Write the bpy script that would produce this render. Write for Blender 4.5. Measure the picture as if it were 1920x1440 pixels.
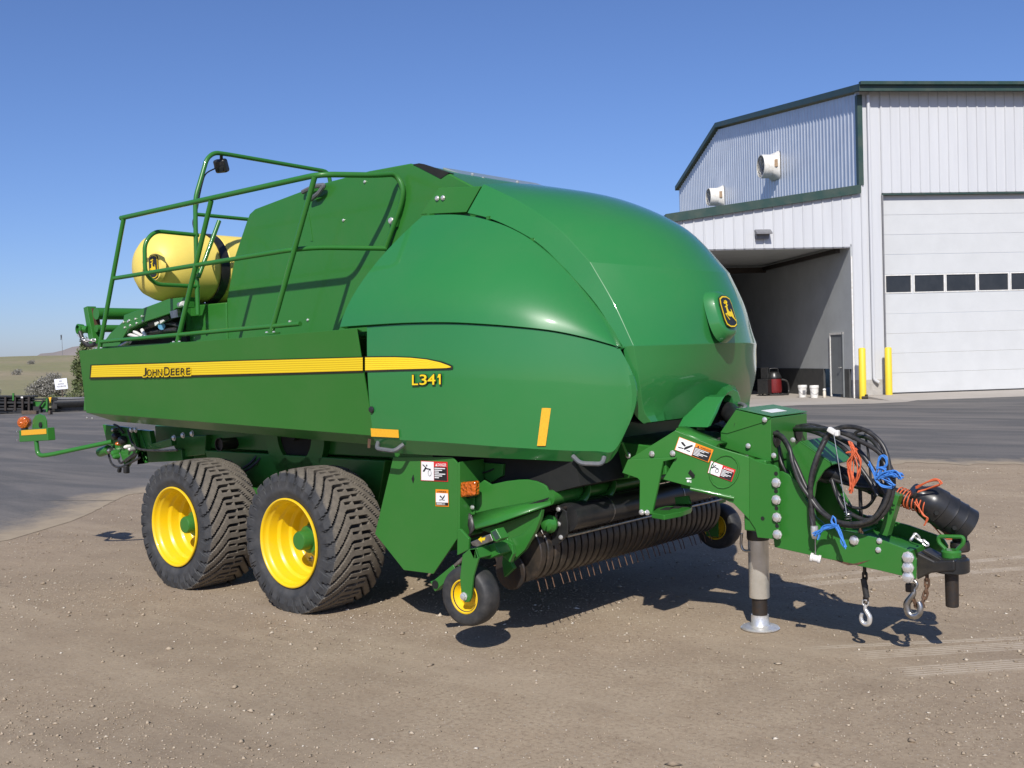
import bpy, bmesh, math, random
from mathutils import Vector, Matrix
random.seed(7)
S = bpy.context.scene
for o in list(bpy.data.objects): bpy.data.objects.remove(o)
COL = S.collection
V = Vector
# ------------------------------------------------------------------ camera
CAM = V((5.9096, -5.8930, 1.6966)); FPX = 2000.0
PITCH, ROLL, YAW = 0.02373, 0.02967, 0.70522
_s, _c = math.sin(YAW), math.cos(YAW)
_fw = V((-_s, _c, 0)); _rt = V((_c, _s, 0)); _up = V((0, 0, 1))
FW = _fw*math.cos(PITCH) - _up*math.sin(PITCH)
_u2 = _up*math.cos(PITCH) + _fw*math.sin(PITCH)
RT = _rt*math.cos(ROLL) - _u2*math.sin(ROLL)
UP = _u2*math.cos(ROLL) + _rt*math.sin(ROLL)
cd = bpy.data.cameras.new('camera'); cam = bpy.data.objects.new('camera', cd); COL.objects.link(cam)
m = Matrix.Identity(4)
for i in range(3):
    m[i][0] = RT[i]; m[i][1] = UP[i]; m[i][2] = -FW[i]; m[i][3] = CAM[i]
cam.matrix_world = m
cd.sensor_width = 36.0; cd.lens = 36.0*FPX/1920; cd.clip_start = 0.05; cd.clip_end = 9000
S.camera = cam
# ------------------------------------------------------------------ sky, sun, exposure
SUN = V((0.42, -0.635, 0.65)).normalized()
w = bpy.data.worlds.new('World'); S.world = w; w.use_nodes = True
nt = w.node_tree; nt.nodes.clear()
sky = nt.nodes.new('ShaderNodeTexSky'); sky.sky_type = 'NISHITA'; sky.sun_disc = False
sky.sun_elevation = math.asin(SUN.z); sky.sun_rotation = math.atan2(SUN.x, SUN.y)
sky.altitude = 700; sky.air_density = 1.0; sky.dust_density = 1.1; sky.ozone_density = 10
bg = nt.nodes.new('ShaderNodeBackground'); bg.inputs[1].default_value = 0.12
wo = nt.nodes.new('ShaderNodeOutputWorld')
tint = nt.nodes.new('ShaderNodeMix'); tint.data_type = 'RGBA'; tint.blend_type = 'MULTIPLY'; tint.inputs[0].default_value = 1.0; tint.inputs[7].default_value = (1.08, 0.94, 1.0, 1)
nt.links.new(sky.outputs[0], tint.inputs[6]); nt.links.new(tint.outputs[2], bg.inputs[0]); nt.links.new(bg.outputs[0], wo.inputs[0])
sl = bpy.data.lights.new('sun', 'SUN'); sl.energy = 5.0; sl.angle = math.radians(0.53); sl.color = (1.0, 0.955, 0.89)
so = bpy.data.objects.new('sun', sl); COL.objects.link(so); so.location = (10, -15, 20)
so.rotation_euler = SUN.to_track_quat('Z', 'Y').to_euler()
S.view_settings.view_transform = 'Standard'; S.view_settings.look = 'None'
S.view_settings.exposure = 0.0; S.view_settings.gamma = 1.0; S.view_settings.use_curve_mapping = False
S.render.resolution_x = 1024; S.render.resolution_y = 768

def ray(px, py): return FW + RT*((px-960)/FPX) - UP*((py-720)/FPX)
def P(px, py, **k):
    """photo pixel -> point where its ray meets the plane x=, y= or z="""
    a, val = list(k.items())[0]; i = 'xyz'.index(a); d = ray(px, py)
    return CAM + d*((val-CAM[i])/d[i])
def D(px, py, depth):
    d = ray(px, py); return CAM + d*depth
def onplane(px, py, o, n):
    d = ray(px, py); return CAM + d*((o-CAM).dot(n)/d.dot(n))

# ------------------------------------------------------------------ materials
def srgb(r, g, b):
    f = lambda c: (c/255/12.92) if c/255 <= .04045 else ((c/255+.055)/1.055)**2.4
    return (f(r), f(g), f(b), 1)
class Mat:
    def __init__(s, name, col=(.5, .5, .5), rough=.5, metal=0, coat=0, spec=.5):
        s.m = bpy.data.materials.new(name); s.m.use_nodes = True; s.t = s.m.node_tree
        s.b = s.t.nodes['Principled BSDF']
        s.set('Base Color', (*col[:3], 1)); s.set('Roughness', rough); s.set('Metallic', metal)
        s.set('Coat Weight', coat); s.set('Coat Roughness', .045); s.set('Specular IOR Level', spec)
    def set(s, k, v): s.b.inputs[k].default_value = v
    def n(s, t, **k):
        x = s.t.nodes.new('ShaderNode'+t)
        for a, b in k.items(): setattr(x, a, b)
        return x
    def l(s, a, b): s.t.links.new(a, b)
    def coord(s, kind='Object'):
        if not hasattr(s, 'tc'): s.tc = s.n('TexCoord')
        return s.tc.outputs[kind]
    def noise(s, scale, detail=6, rough=.6, vec=None, dist=0):
        x = s.n('TexNoise'); x.inputs['Scale'].default_value = scale; x.inputs['Detail'].default_value = detail
        x.inputs['Roughness'].default_value = rough; x.inputs['Distortion'].default_value = dist
        s.l(vec if vec is not None else s.coord(), x.inputs['Vector']); return x.outputs['Fac']
    def ramp(s, fac, stops):
        x = s.n('ValToRGB'); e = x.color_ramp.elements
        while len(e) < len(stops): e.new(.5)
        for i, (p, c) in enumerate(stops): e[i].position = p; e[i].color = (*c[:3], 1)
        s.l(fac, x.inputs[0]); return x.outputs[0]
    def mix(s, fac, a, b, mode='MIX'):
        x = s.n('Mix', data_type='RGBA', blend_type=mode)
        for sock, v in ((x.inputs[0], fac), (x.inputs[6], a), (x.inputs[7], b)):
            if hasattr(v, 'is_linked'): s.l(v, sock)
            else: sock.default_value = v if isinstance(v, (int, float)) else (*v[:3], 1)
        return x.outputs[2]
    def math(s, op, a, b=0, c=None):
        x = s.n('Math', operation=op)
        for i, v in enumerate((a, b) if c is None else (a, b, c)):
            if hasattr(v, 'is_linked'): s.l(v, x.inputs[i])
            else: x.inputs[i].default_value = v
        return x.outputs[0]
    def bump(s, h, strength=.3, dist=.01):
        x = s.n('Bump'); x.inputs['Strength'].default_value = strength; x.inputs['Distance'].default_value = dist
        s.l(h, x.inputs['Height']); s.l(x.outputs[0], s.b.inputs['Normal'])
    def color(s, sock): s.l(sock, s.b.inputs['Base Color'])
    def scale(s, x, y, z, kind='Object'):
        mp = s.n('Mapping'); mp.inputs['Scale'].default_value = (x, y, z); s.l(s.coord(kind), mp.inputs[0]); return mp.outputs[0]
MT = {}
def paint(key, col, rough, coat, dust=(.25, .2, .14), amount=.10, spec=.5):
    a = Mat(key, col, rough, 0, coat, spec); MT[key] = a.m
    n1 = a.noise(2.2, 7, .65); n2 = a.noise(35, 4, .6)
    f = a.math('MULTIPLY', a.ramp(n1, [(.42, (0, 0, 0)), (.75, (1, 1, 1))]), amount)
    f = a.math('MULTIPLY', f, n2)
    a.color(a.mix(f, col, dust))
    r = a.math('MULTIPLY_ADD', n1, .14, rough-.07); a.l(r, a.b.inputs['Roughness'])
    hh = a.math('ADD', a.math('MULTIPLY', a.noise(420, 2, .5), .02), a.math('MULTIPLY', a.noise(3.1, 2, .5), 1.0))
    a.bump(hh, .05, .02)
    return a
GREEN = (.029, .162, .025)
paint('green_paint', GREEN, .32, .15, amount=.10, spec=.35)
gp = paint('green_gloss', (.024, .180, .043), .34, .85, amount=.06, spec=.25)
paint('yellow_paint', (.80, .52, .004), .35, .2, amount=.3)
paint('tank_yellow', (.82, .64, .13), .5, 0, amount=.1)
paint('black_paint', (.012, .013, .014), .4, .1, amount=.25)
paint('bollard_yellow', (.80, .58, .03), .5, 0, amount=.3)
paint('trim_green', (.022, .055, .045), .45, 0, amount=.3)
def simple(key, col, rough=.5, metal=0, coat=0, nscale=None, ncol=None, bump=0):
    a = Mat(key, col, rough, metal, coat); MT[key] = a.m
    if nscale:
        n = a.noise(nscale, 6, .65)
        a.color(a.mix(a.ramp(n, [(.38, (0, 0, 0)), (.68, (1, 1, 1))]), col, ncol))
        if bump: a.bump(n, bump, .004)
    return a
simple('zinc', (.78, .78, .76), .3, .65, nscale=60, ncol=(.60, .58, .54))
simple('steel', (.50, .50, .49), .35, 1, nscale=25, ncol=(.30, .28, .25))
simple('jack_chrome', (.72, .70, .64), .26, .6, nscale=9, ncol=(.60, .575, .51))
simple('rust_shade_steel', (.16, .085, .045), .7, .4, nscale=50, ncol=(.07, .05, .04), bump=.4)
simple('dark_steel', (.045, .042, .040), .5, .6, nscale=30, ncol=(.07, .05, .035))
simple('hose_rubber', (.016, .016, .017), .42, nscale=30, ncol=(.05, .047, .043))
simple('black_plastic', (.014, .015, .016), .33, nscale=12, ncol=(.028, .027, .026))
simple('band_black', (.020, .018, .016), .38, nscale=14, ncol=(.065, .048, .034))
simple('grey_handle', (.10, .11, .12), .5, nscale=40, ncol=(.14, .14, .14))
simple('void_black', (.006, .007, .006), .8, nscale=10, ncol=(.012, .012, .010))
simple('white_plastic', (.74, .73, .70), .45, nscale=9, ncol=(.60, .57, .50))
al = simple('amber_lens', (.55, .12, .006), .16, coat=.5, nscale=60, ncol=(.40, .075, .003))
vl = al.n('TexVoronoi'); vl.inputs['Scale'].default_value = 55; al.l(al.coord(), vl.inputs['Vector']); al.bump(vl.outputs['Distance'], .6, .02)
simple('amber_tape', (.80, .42, .02), .4, nscale=120, ncol=(.70, .34, .015))
simple('twine_blue', (.03, .16, .52), .7, nscale=200, ncol=(.06, .24, .62))
simple('twine_orange', (.62, .13, .045), .7, nscale=200, ncol=(.50, .09, .03))
simple('red_vac', (.17, .010, .012), .5, nscale=20, ncol=(.12, .008, .008))
simple('label_white', (.80, .80, .79), .4, nscale=30, ncol=(.76, .75, .73))
simple('label_black', (.012, .012, .013), .4, nscale=30, ncol=(.02, .02, .02))
simple('label_orange', (.85, .26, .01), .4, nscale=30, ncol=(.80, .24, .01))
simple('label_red', (.62, .02, .02), .4, nscale=30, ncol=(.58, .02, .02))
simple('decal_yellow', (.85, .60, .01), .38, nscale=30, ncol=(.80, .55, .01))
simple('decal_black', (.016, .016, .012), .4, nscale=30, ncol=(.022, .022, .018))
simple('roof_sky_sheen', (.20, .26, .24), .3, 0, .3, nscale=10, ncol=(.27, .30, .28))  # sky reflection on the roof put into the base colour as grey-green
simple('blue_plastic', (.10, .30, .48), .5, nscale=8, ncol=(.14, .34, .50))
simple('wood', (.11, .075, .05), .8, nscale=14, ncol=(.06, .045, .035))
simple('sign_white', (.78, .79, .82), .5, nscale=6, ncol=(.74, .74, .76))
simple('glass_dark', (.020, .022, .026), .08, 0, .0, nscale=3, ncol=(.03, .032, .036))
simple('cream_plastic', (.66, .60, .50), .5, nscale=7, ncol=(.58, .52, .42))
simple('bark', (.09, .065, .045), .9, nscale=20, ncol=(.05, .04, .03))
simple('fan_grey', (.16, .16, .17), .6, nscale=9, ncol=(.20, .20, .20))
simple('cloth_tan', (.42, .29, .18), .9, nscale=12, ncol=(.34, .23, .14))
# striped yellow decal (printed lines along the strip)
a = Mat('stripe_print', (.85, .6, .01), .38); MT['stripe_print'] = a.m
sx = a.n('SeparateXYZ'); a.l(a.coord('UV'), sx.inputs[0])
fr = a.math('FRACT', a.math('MULTIPLY', sx.outputs[1], 6.0))
k = a.ramp(fr, [(.0, (.62, .40, .006)), (.22, (.66, .43, .006)), (.36, (.87, .64, .02)), (.88, (.87, .64, .02)), (1, (.62, .40, .006))])
a.color(k)
# tyre rubber with dust on the tread blocks
a = Mat('tyre_rubber', (.03, .03, .03), .75); MT['tyre_rubber'] = a.m
sx = a.n('SeparateXYZ'); a.l(a.coord(), sx.inputs[0])
rr = a.math('SQRT', a.math('ADD', a.math('MULTIPLY', sx.outputs[0], sx.outputs[0]), a.math('MULTIPLY', sx.outputs[2], sx.outputs[2])))
md = a.ramp(a.math('MULTIPLY_ADD', a.noise(14, 6, .7), .02, rr), [(.488, (0, 0, 0)), (.500, (1, 1, 1))])
n = a.noise(11, 8, .7)
side = a.mix(a.ramp(n, [(.35, (0, 0, 0)), (.7, (1, 1, 1))]), (.026, .028, .031), (.062, .062, .062))
top = a.mix(a.ramp(a.noise(30, 6, .7), [(.3, (0, 0, 0)), (.75, (1, 1, 1))]), (.105, .092, .074), (.195, .168, .132))
a.color(a.mix(md, side, top)); a.bump(a.noise(160, 4, .7), .25, .003)
simple('small_tyre', (.022, .023, .024), .6, nscale=16, ncol=(.05, .048, .045), bump=.1)
# metal sheet of the building
a = Mat('sheet_white', (.72, .73, .75), .45, 0, 0); MT['sheet_white'] = a.m
n = a.noise(1, 5, .6, a.scale(3, 3, .25)); a.color(a.mix(a.ramp(n, [(.3, (0, 0, 0)), (.8, (1, 1, 1))]), (.565, .575, .585), (.50, .51, .525)))
a = Mat('door_white', (.70, .71, .71), .5); MT['door_white'] = a.m
n = a.noise(1.3, 6, .6); a.color(a.mix(a.ramp(n, [(.35, (0, 0, 0)), (.8, (1, 1, 1))]), (.555, .565, .56), (.505, .515, .51)))
a.bump(a.noise(140, 3, .6), .06, .004)
simple('sheet_galvanised', (.66, .70, .76), .38, .25, nscale=1.2, ncol=(.58, .62, .69))
simple('inner_wall', (.44, .46, .46), .8, nscale=.8, ncol=(.38, .395, .395))
simple('wainscot', (.05, .052, .052), .7, nscale=3, ncol=(.07, .07, .068))
simple('service_grey', (.20, .215, .22), .6, nscale=2, ncol=(.17, .18, .185))
simple('concrete_base', (.42, .40, .37), .9, nscale=5, ncol=(.33, .31, .28), bump=.15)
# concrete apron
a = Mat('concrete', (.45, .41, .36), .9); MT['concrete'] = a.m
n = a.noise(.5, 8, .7); n2 = a.noise(9, 6, .7)
a.color(a.mix(a.math('MULTIPLY', n2, .55), a.mix(a.ramp(n, [(.35, (0, 0, 0)), (.7, (1, 1, 1))]), (.46, .42, .37), (.36, .32, .27)), (.28, .25, .21)))
a.bump(n2, .2, .01)
# asphalt: worn, with tan dust swept over it in streaks
a = Mat('asphalt', (.06, .06, .06), .95, spec=.15); MT['asphalt'] = a.m
mp = a.n('Mapping'); mp.inputs['Rotation'].default_value = (0, 0, -YAW); mp.inputs['Scale'].default_value = (.22, 1.1, 1); a.l(a.coord(), mp.inputs[0])
n = a.noise(.8, 9, .68, mp.outputs[0], .6); n2 = a.noise(45, 4, .7); n3 = a.noise(.25, 5, .6)
base = a.mix(a.ramp(n2, [(.3, (0, 0, 0)), (.72, (1, 1, 1))]), (.085, .083, .080), (.150, .145, .138))
d1 = a.ramp(n, [(.44, (0, 0, 0)), (.66, (1, 1, 1))])
col = a.mix(a.math('MULTIPLY', d1, .6), base, (.27, .240, .210))
col = a.mix(a.ramp(n3, [(.45, (0, 0, 0)), (.75, (.6, .6, .6))]), col, (.130, .127, .126))
at_ = a.n('Attribute', attribute_name='inner')
nd = a.math('ADD', a.math('MULTIPLY', a.noise(1.6, 8, .7), 1.0), a.math('MULTIPLY', a.noise(14, 5, .7), .35))
df = a.ramp(a.math('SUBTRACT', nd, at_.outputs['Fac']), [(.12, (0, 0, 0)), (.60, (1, 1, 1))])
col = a.mix(a.math('MULTIPLY', df, .95), col, a.mix(a.noise(6, 6, .7), (.30, .24, .17), (.42, .345, .24)))
a.color(col); a.bump(n2, .35, .006)
# packed dirt with grit, drifting colour and tyre tracks
a = Mat('dirt', (.3, .23, .17), .95, spec=.2); MT['dirt'] = a.m
n1 = a.noise(.35, 8, .65, dist=.4); n2 = a.noise(3.2, 9, .72); n3 = a.noise(38, 6, .75); n4 = a.noise(140, 3, .7)
col = a.mix(a.ramp(n1, [(.32, (0, 0, 0)), (.70, (1, 1, 1))]), (.352, .272, .186), (.268, .206, .143))
col = a.mix(a.ramp(n2, [(.36, (0, 0, 0)), (.70, (1, 1, 1))]), col, (.395, .315, .221))
col = a.mix(a.ramp(n3, [(.36, (1, 1, 1)), (.52, (0, 0, 0))]), col, (.240, .181, .124))
vo = a.n('TexVoronoi'); vo.inputs['Scale'].default_value = 55; a.l(a.coord(), vo.inputs['Vector'])
peb = a.ramp(vo.outputs['Distance'], [(.16, (1, 1, 1)), (.26, (0, 0, 0))])
pc = a.n('SeparateColor'); a.l(vo.outputs['Color'], pc.inputs[0])
sel = a.math('GREATER_THAN', pc.outputs[0], .62)
pf = a.math('MULTIPLY', a.math('MULTIPLY', peb, sel), .75)
col = a.mix(pf, col, a.mix(pc.outputs[1], (.30, .25, .20), (.46, .42, .36)))
vo2 = a.n('TexVoronoi'); vo2.inputs['Scale'].default_value = 130; a.l(a.coord(), vo2.inputs['Vector'])
pc2 = a.n('SeparateColor'); a.l(vo2.outputs['Color'], pc2.inputs[0])
pf2 = a.math('MULTIPLY', a.ramp(vo2.outputs['Distance'], [(.2, (1, 1, 1)), (.34, (0, 0, 0))]), a.math('GREATER_THAN', pc2.outputs[0], .5))
col = a.mix(a.math('MULTIPLY', pf2, .7), col, a.ramp(pc2.outputs[1], [(0, (.16, .12, .08)), (.45, (.30, .24, .165)), (1, (.56, .48, .36))]))
# tyre track: parallel ribs left in the dust
def track(p0, p1, wid, freq):
    p0 = V(p0); p1 = V(p1); ln = (p1-p0).length; ang = math.atan2(p1.y-p0.y, p1.x-p0.x)
    mp = a.n('Mapping', vector_type='TEXTURE'); mp.inputs['Location'].default_value = p0; mp.inputs['Rotation'].default_value = (0, 0, ang)
    a.l(a.coord(), mp.inputs[0]); sp = a.n('SeparateXYZ'); a.l(mp.outputs[0], sp.inputs[0])
    yy = a.math('ADD', sp.outputs[1], a.math('MULTIPLY', a.math('SUBTRACT', n2, .5), .02))
    inx = a.ramp(a.math('DIVIDE', sp.outputs[0], ln), [(0, (0, 0, 0)), (.12, (1, 1, 1)), (.88, (1, 1, 1)), (1, (0, 0, 0))])
    iny = a.math('LESS_THAN', a.math('ABSOLUTE', yy), wid/2)
    rib = a.math('MULTIPLY_ADD', a.math('SINE', a.math('MULTIPLY', yy, freq)), .5, .5)
    return a.math('MULTIPLY', a.math('MULTIPLY', inx, iny), rib)
tr = None
for q0, q1, wd in (((1590, 1231), (1990, 1206), .16), ((1670, 1262), (2010, 1238), .18), ((1440, 1100), (1960, 1062), .13), ((1470, 1086), (1960, 1040), .11), ((1500,1215),(1980,1192),.07)):
    t_ = track(P(*q0, z=0), P(*q1, z=0), wd, 2*math.pi/.034)
    tr = t_ if tr is None else a.math('MAXIMUM', tr, t_)
tr = a.math('MULTIPLY', tr, a.ramp(n2, [(.30, (.2, .2, .2)), (.55, (1, 1, 1))]))
col = a.mix(a.math('MULTIPLY', tr, .85), col, (.56, .48, .375))
big = a.noise(.16, 5, .6, dist=1.2)
col = a.mix(a.ramp(big, [(.42, (0, 0, 0)), (.62, (.55, .55, .55))]), col, (.220, .172, .124))
mps = a.n('Mapping'); mps.inputs['Rotation'].default_value = (0, 0, -.55); mps.inputs['Scale'].default_value = (.18, 1.7, 1); a.l(a.coord(), mps.inputs[0])
strk = a.noise(1.0, 7, .65, mps.outputs[0], .3)
col = a.mix(a.ramp(strk, [(.50, (0, 0, 0)), (.68, (.45, .45, .45))]), col, (.42, .34, .242))
a.color(col)
h = a.math('ADD', a.math('ADD', a.math('MULTIPLY', n2, .9), a.math('MULTIPLY', n3, .35)), a.math('ADD', a.math('MULTIPLY', tr, .10), a.math('MULTIPLY', pf, .22)))
h = a.math('ADD', h, a.math('ADD', a.math('MULTIPLY', n4, .10), a.math('MULTIPLY', pf2, .16)))
h = a.math('ADD', h, a.math('MULTIPLY', a.noise(1.3, 4, .5, dist=.3), 3.0))
a.bump(h, .7, .009)
a = Mat('stone', (.4, .36, .3), .9); MT['stone'] = a.m
oi = a.n('NewGeometry')
a.color(a.ramp(oi.outputs['Random Per Island'], [(0, (.22, .17, .12)), (.4, (.34, .27, .19)), (.8, (.42, .34, .245)), (.95, (.50, .43, .33)), (1, (.66, .61, .52))]))
# dry grass
a = Mat('dry_grass', (.3, .27, .13), .95); MT['dry_grass'] = a.m
n1 = a.noise(.03, 8, .7, dist=.5); n2 = a.noise(.9, 8, .8)
c1 = a.mix(a.ramp(n1, [(.38, (0, 0, 0)), (.62, (1, 1, 1))]), (.33, .27, .165), (.225, .225, .095))
a.color(a.mix(a.ramp(n2, [(.35, (0, 0, 0)), (.7, (.7, .7, .7))]), c1, (.185, .165, .095))); a.bump(n2, .5, .3)
simple('mesa_haze_rock', (.235, .205, .19), .95, nscale=.004, ncol=(.19, .175, .17))  # distance haze put into the rock colour as a muted tone
def leafmat(key, c0, c1, c2):
    a = Mat(key, c0, .6); MT[key] = a.m; g = a.n('NewGeometry')
    a.color(a.ramp(g.outputs['Random Per Island'], [(0, c0), (.5, c1), (1, c2)]))
    a.set('Subsurface Weight', 0); return a
leafmat('sage_leaf', (.15, .145, .12), (.22, .21, .18), (.30, .285, .25))
leafmat('tree_leaf', (.06, .085, .025), (.095, .12, .04), (.14, .16, .06))

# ------------------------------------------------------------------ mesh builder
class MB:
    def __init__(s): s.v = []; s.f = []; s.uv = None
    def add(s, vs, fs):
        o = len(s.v); s.v += [V(p) for p in vs]; s.f += [[i+o for i in f] for f in fs]; return s
    def box(s, c, d, R=None):
        c = V(c); h = V(d)/2; pts = []
        for x in (-1, 1):
            for y in (-1, 1):
                for z in (-1, 1):
                    q = V((x*h.x, y*h.y, z*h.z)); pts.append(c + (R @ q if R else q))
        return s.add(pts, [(0, 1, 3, 2), (4, 6, 7, 5), (0, 4, 5, 1), (2, 3, 7, 6), (0, 2, 6, 4), (1, 5, 7, 3)])
    def prism(s, poly, vec):
        vec = V(vec); n = len(poly); poly = [V(p) for p in poly]
        fs = [list(range(n))[::-1], [i+n for i in range(n)]] + [(i, (i+1) % n, (i+1) % n+n, i+n) for i in range(n)]
        return s.add(poly + [p+vec for p in poly], fs)
    def quad(s, a, b, c, d): return s.add([a, b, c, d], [(0, 1, 2, 3)])
    def tube(s, path, r, n=10, closed=False, cap=True):
        path = [V(p) for p in path]; N = len(path); rs = r if isinstance(r, (list, tuple)) else [r]*N
        t0 = (path[1]-path[0]).normalized(); ref = V((0, 0, 1)) if abs(t0.z) < .9 else V((1, 0, 0))
        nrm = t0.cross(ref).normalized(); pts = []; prev = t0
        for i, p in enumerate(path):
            if closed: t = (path[(i+1) % N]-path[i-1]).normalized()
            elif i == 0: t = t0
            elif i == N-1: t = (path[i]-path[i-1]).normalized()
            else: t = ((path[i+1]-p).normalized()+(p-path[i-1]).normalized()).normalized()
            q = prev.rotation_difference(t); nrm = (q @ nrm); nrm = (nrm - t*nrm.dot(t)).normalized(); prev = t
            b = t.cross(nrm)
            for k in range(n):
                an = 2*math.pi*k/n; pts.append(p + (nrm*math.cos(an)+b*math.sin(an))*rs[i])
        fs = []
        for i in range(N if closed else N-1):
            j = (i+1) % N
            for k in range(n): fs.append((i*n+k, i*n+(k+1) % n, j*n+(k+1) % n, j*n+k))
        if cap and not closed: fs += [list(range(n))[::-1], [(N-1)*n+k for k in range(n)]]
        return s.add(pts, fs)
    def lathe(s, prof, o, axis, n=24, closed=False, c0=True):
        """prof: (radius, height along axis)"""
        o = V(o); ax = V(axis).normalized(); ref = V((0, 0, 1)) if abs(ax.z) < .9 else V((1, 0, 0))
        u = ax.cross(ref).normalized(); v = ax.cross(u); pts = []
        for r, h in prof:
            for k in range(n):
                an = 2*math.pi*k/n; pts.append(o+ax*h+(u*math.cos(an)+v*math.sin(an))*max(r, 1e-4))
        fs = []; N = len(prof)
        for i in range(N if closed else N-1):
            j = (i+1) % N
            for k in range(n): fs.append((i*n+k, i*n+(k+1) % n, j*n+(k+1) % n, j*n+k))
        if not closed: fs += ([list(range(n))[::-1]] if c0 else [])+[[(N-1)*n+k for k in range(n)]]
        return s.add(pts, fs)
    def cyl(s, a, b, r, n=16, r2=None):
        a = V(a); b = V(b); return s.lathe([(r, 0), (r if r2 is None else r2, (b-a).length)], a, b-a, n)
    def grid(s, rows):
        m_ = len(rows[0]); pts = [p for r_ in rows for p in r_]; fs = []
        for i in range(len(rows)-1):
            for j in range(m_-1): fs.append((i*m_+j, i*m_+j+1, (i+1)*m_+j+1, (i+1)*m_+j))
        return s.add(pts, fs)
    def mirror_y(s):
        s.v = [V((p.x, -p.y, p.z)) for p in s.v]; s.f = [f[::-1] for f in s.f]; return s
    def obj(s, name, mat, parent=None, smooth=30, bevel=0, solid=0, seg=2, origin=None, bang=30, off=-1):
        me = bpy.data.meshes.new(name)
        vs = s.v if origin is None else [p-V(origin) for p in s.v]
        me.from_pydata([tuple(p) for p in vs], [], s.f); me.update()
        b = bmesh.new(); b.from_mesh(me)
        if solid == 0: bmesh.ops.recalc_face_normals(b, faces=b.faces)
        else:
            ref = V((.3, 0, 1.5)) - (V(origin) if origin is not None else V((0, 0, 0)))
            if sum(f.normal.dot(f.calc_center_median()-ref)*f.calc_area() for f in b.faces) < 0: bmesh.ops.reverse_faces(b, faces=b.faces)
        b.to_mesh(me); b.free()
        me.materials.append(MT[mat])
        if smooth:
            me.shade_smooth(); me.set_sharp_from_angle(angle=math.radians(smooth))
        o = bpy.data.objects.new(name, me); COL.objects.link(o)
        if origin is not None: o.location = origin
        if parent: setparent(o, parent)
        if solid:
            md = o.modifiers.new('solid', 'SOLIDIFY'); md.thickness = solid; md.offset = off
        if bevel:
            md = o.modifiers.new('bevel', 'BEVEL'); md.width = bevel; md.segments = seg; md.limit_method = 'ANGLE'; md.angle_limit = math.radians(bang)
            md.harden_normals = bool(smooth)
        return o
def setparent(o, p):
    o.parent = p
    # all parents are unrotated/unscaled in their own chain: keep world position
    o.matrix_parent_inverse = world_of(p).inverted()
def world_of(p):
    mw = Matrix.LocRotScale(p.location, p.rotation_euler, p.scale)
    return (world_of(p.parent) @ p.matrix_parent_inverse @ mw) if p.parent else mw
def empty(name, loc, label, cat, group=None, rot=(0, 0, 0)):
    o = bpy.data.objects.new(name, None); COL.objects.link(o); o.location = loc; o.rotation_euler = rot
    o.empty_display_size = .2; tag(o, label, cat, group); return o
def tag(o, label=None, cat=None, group=None, kind=None):
    if label: o['label'] = label
    if cat: o['category'] = cat
    if group: o['group'] = group
    if kind: o['kind'] = kind
    return o
def fillet(path, r, n=6):
    path = [V(p) for p in path]; out = [path[0]]
    for i in range(1, len(path)-1):
        a_, b_, c_ = path[i-1], path[i], path[i+1]
        d1 = (a_-b_); d2 = (c_-b_); rr_ = min(r, d1.length*.48, d2.length*.48)
        p1 = b_+d1.normalized()*rr_; p2 = b_+d2.normalized()*rr_
        for k in range(n+1):
            t = k/n; out.append(p1.lerp(b_, t).lerp(b_.lerp(p2, t), t))
    out.append(path[-1]); return out
def spline(pts, n=8, closed=False):
    pts = [V(p) for p in pts]; N = len(pts); out = []
    for i in range(N if closed else N-1):
        if closed: p0, p1, p2, p3 = pts[i-1], pts[i], pts[(i+1) % N], pts[(i+2) % N]
        else: p0, p1, p2, p3 = pts[max(i-1, 0)], pts[i], pts[i+1], pts[min(i+2, N-1)]
        for k in range(n):
            t = k/n; out.append(.5*((2*p1)+(p2-p0)*t+(2*p0-5*p1+4*p2-p3)*t*t+(3*p1-p0-3*p2+p3)*t**3))
    if not closed: out.append(pts[-1])
    return out
def lerp(a, b, t): return a+(b-a)*t
def interp(tab, x):
    if x <= tab[0][0]: return tab[0][1]
    for (x0, y0), (x1, y1) in zip(tab, tab[1:]):
        if x <= x1: return y0+(y1-y0)*(x-x0)/(x1-x0)
    return tab[-1][1]
def smooth_interp(tab, x):
    pts = [V((a_, b_, 0)) for a_, b_ in tab]; sp = spline(pts, 16)
    return interp([(p.x, p.y) for p in sp], x)
def text_pts(body, offset=0.0, bold=0):
    cu = bpy.data.curves.new('t', 'FONT'); cu.body = body; cu.size = 1; cu.offset = offset+bold; cu.resolution_u = 4
    o = bpy.data.objects.new('t', cu); COL.objects.link(o); bpy.context.view_layer.update()
    me = o.to_mesh(); vs = [v.co.copy() for v in me.vertices]; fs = [list(p.vertices) for p in me.polygons]
    o.to_mesh_clear(); bpy.data.objects.remove(o); bpy.data.curves.remove(cu)
    return vs, fs
def text_on(mb, body, O, U, W, width=None, height=None, offset=0, bold=0, x0=None):
    """put lettering on frame O + u*U + v*W (unit vectors); scaled to width x cap height"""
    vs, fs = text_pts(body, offset, bold); base = text_pts(body)[0]
    xs = [p.x for p in base]; ys = [p.y for p in base]
    mnx, mxx, mny, mxy = min(xs), max(xs), min(ys), max(ys)
    sy = height/(mxy-mny); sx_ = (width/(mxx-mnx)) if width else sy
    mb.add([O+U*((p.x-mnx)*sx_)+W*((p.y-mny)*sy) for p in vs], fs); return (mxx-mnx)*sx_

exec_parts = []
# ================================================================== SETTING
def L(d, l, z=0.0):          # point by level depth and sideways offset from the camera
    return V((CAM.x, CAM.y, 0)) + _fw*d + _rt*l + V((0, 0, z))
mb = MB(); R_ = 3000
near = 40
xs = [-R_, -600, -150, -40, 40, 150, 600, R_]
mb.grid([[V((x, y, 0)) for x in xs] for y in xs])
tag(mb.obj('ground', 'dirt', smooth=0), kind='structure')
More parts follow.
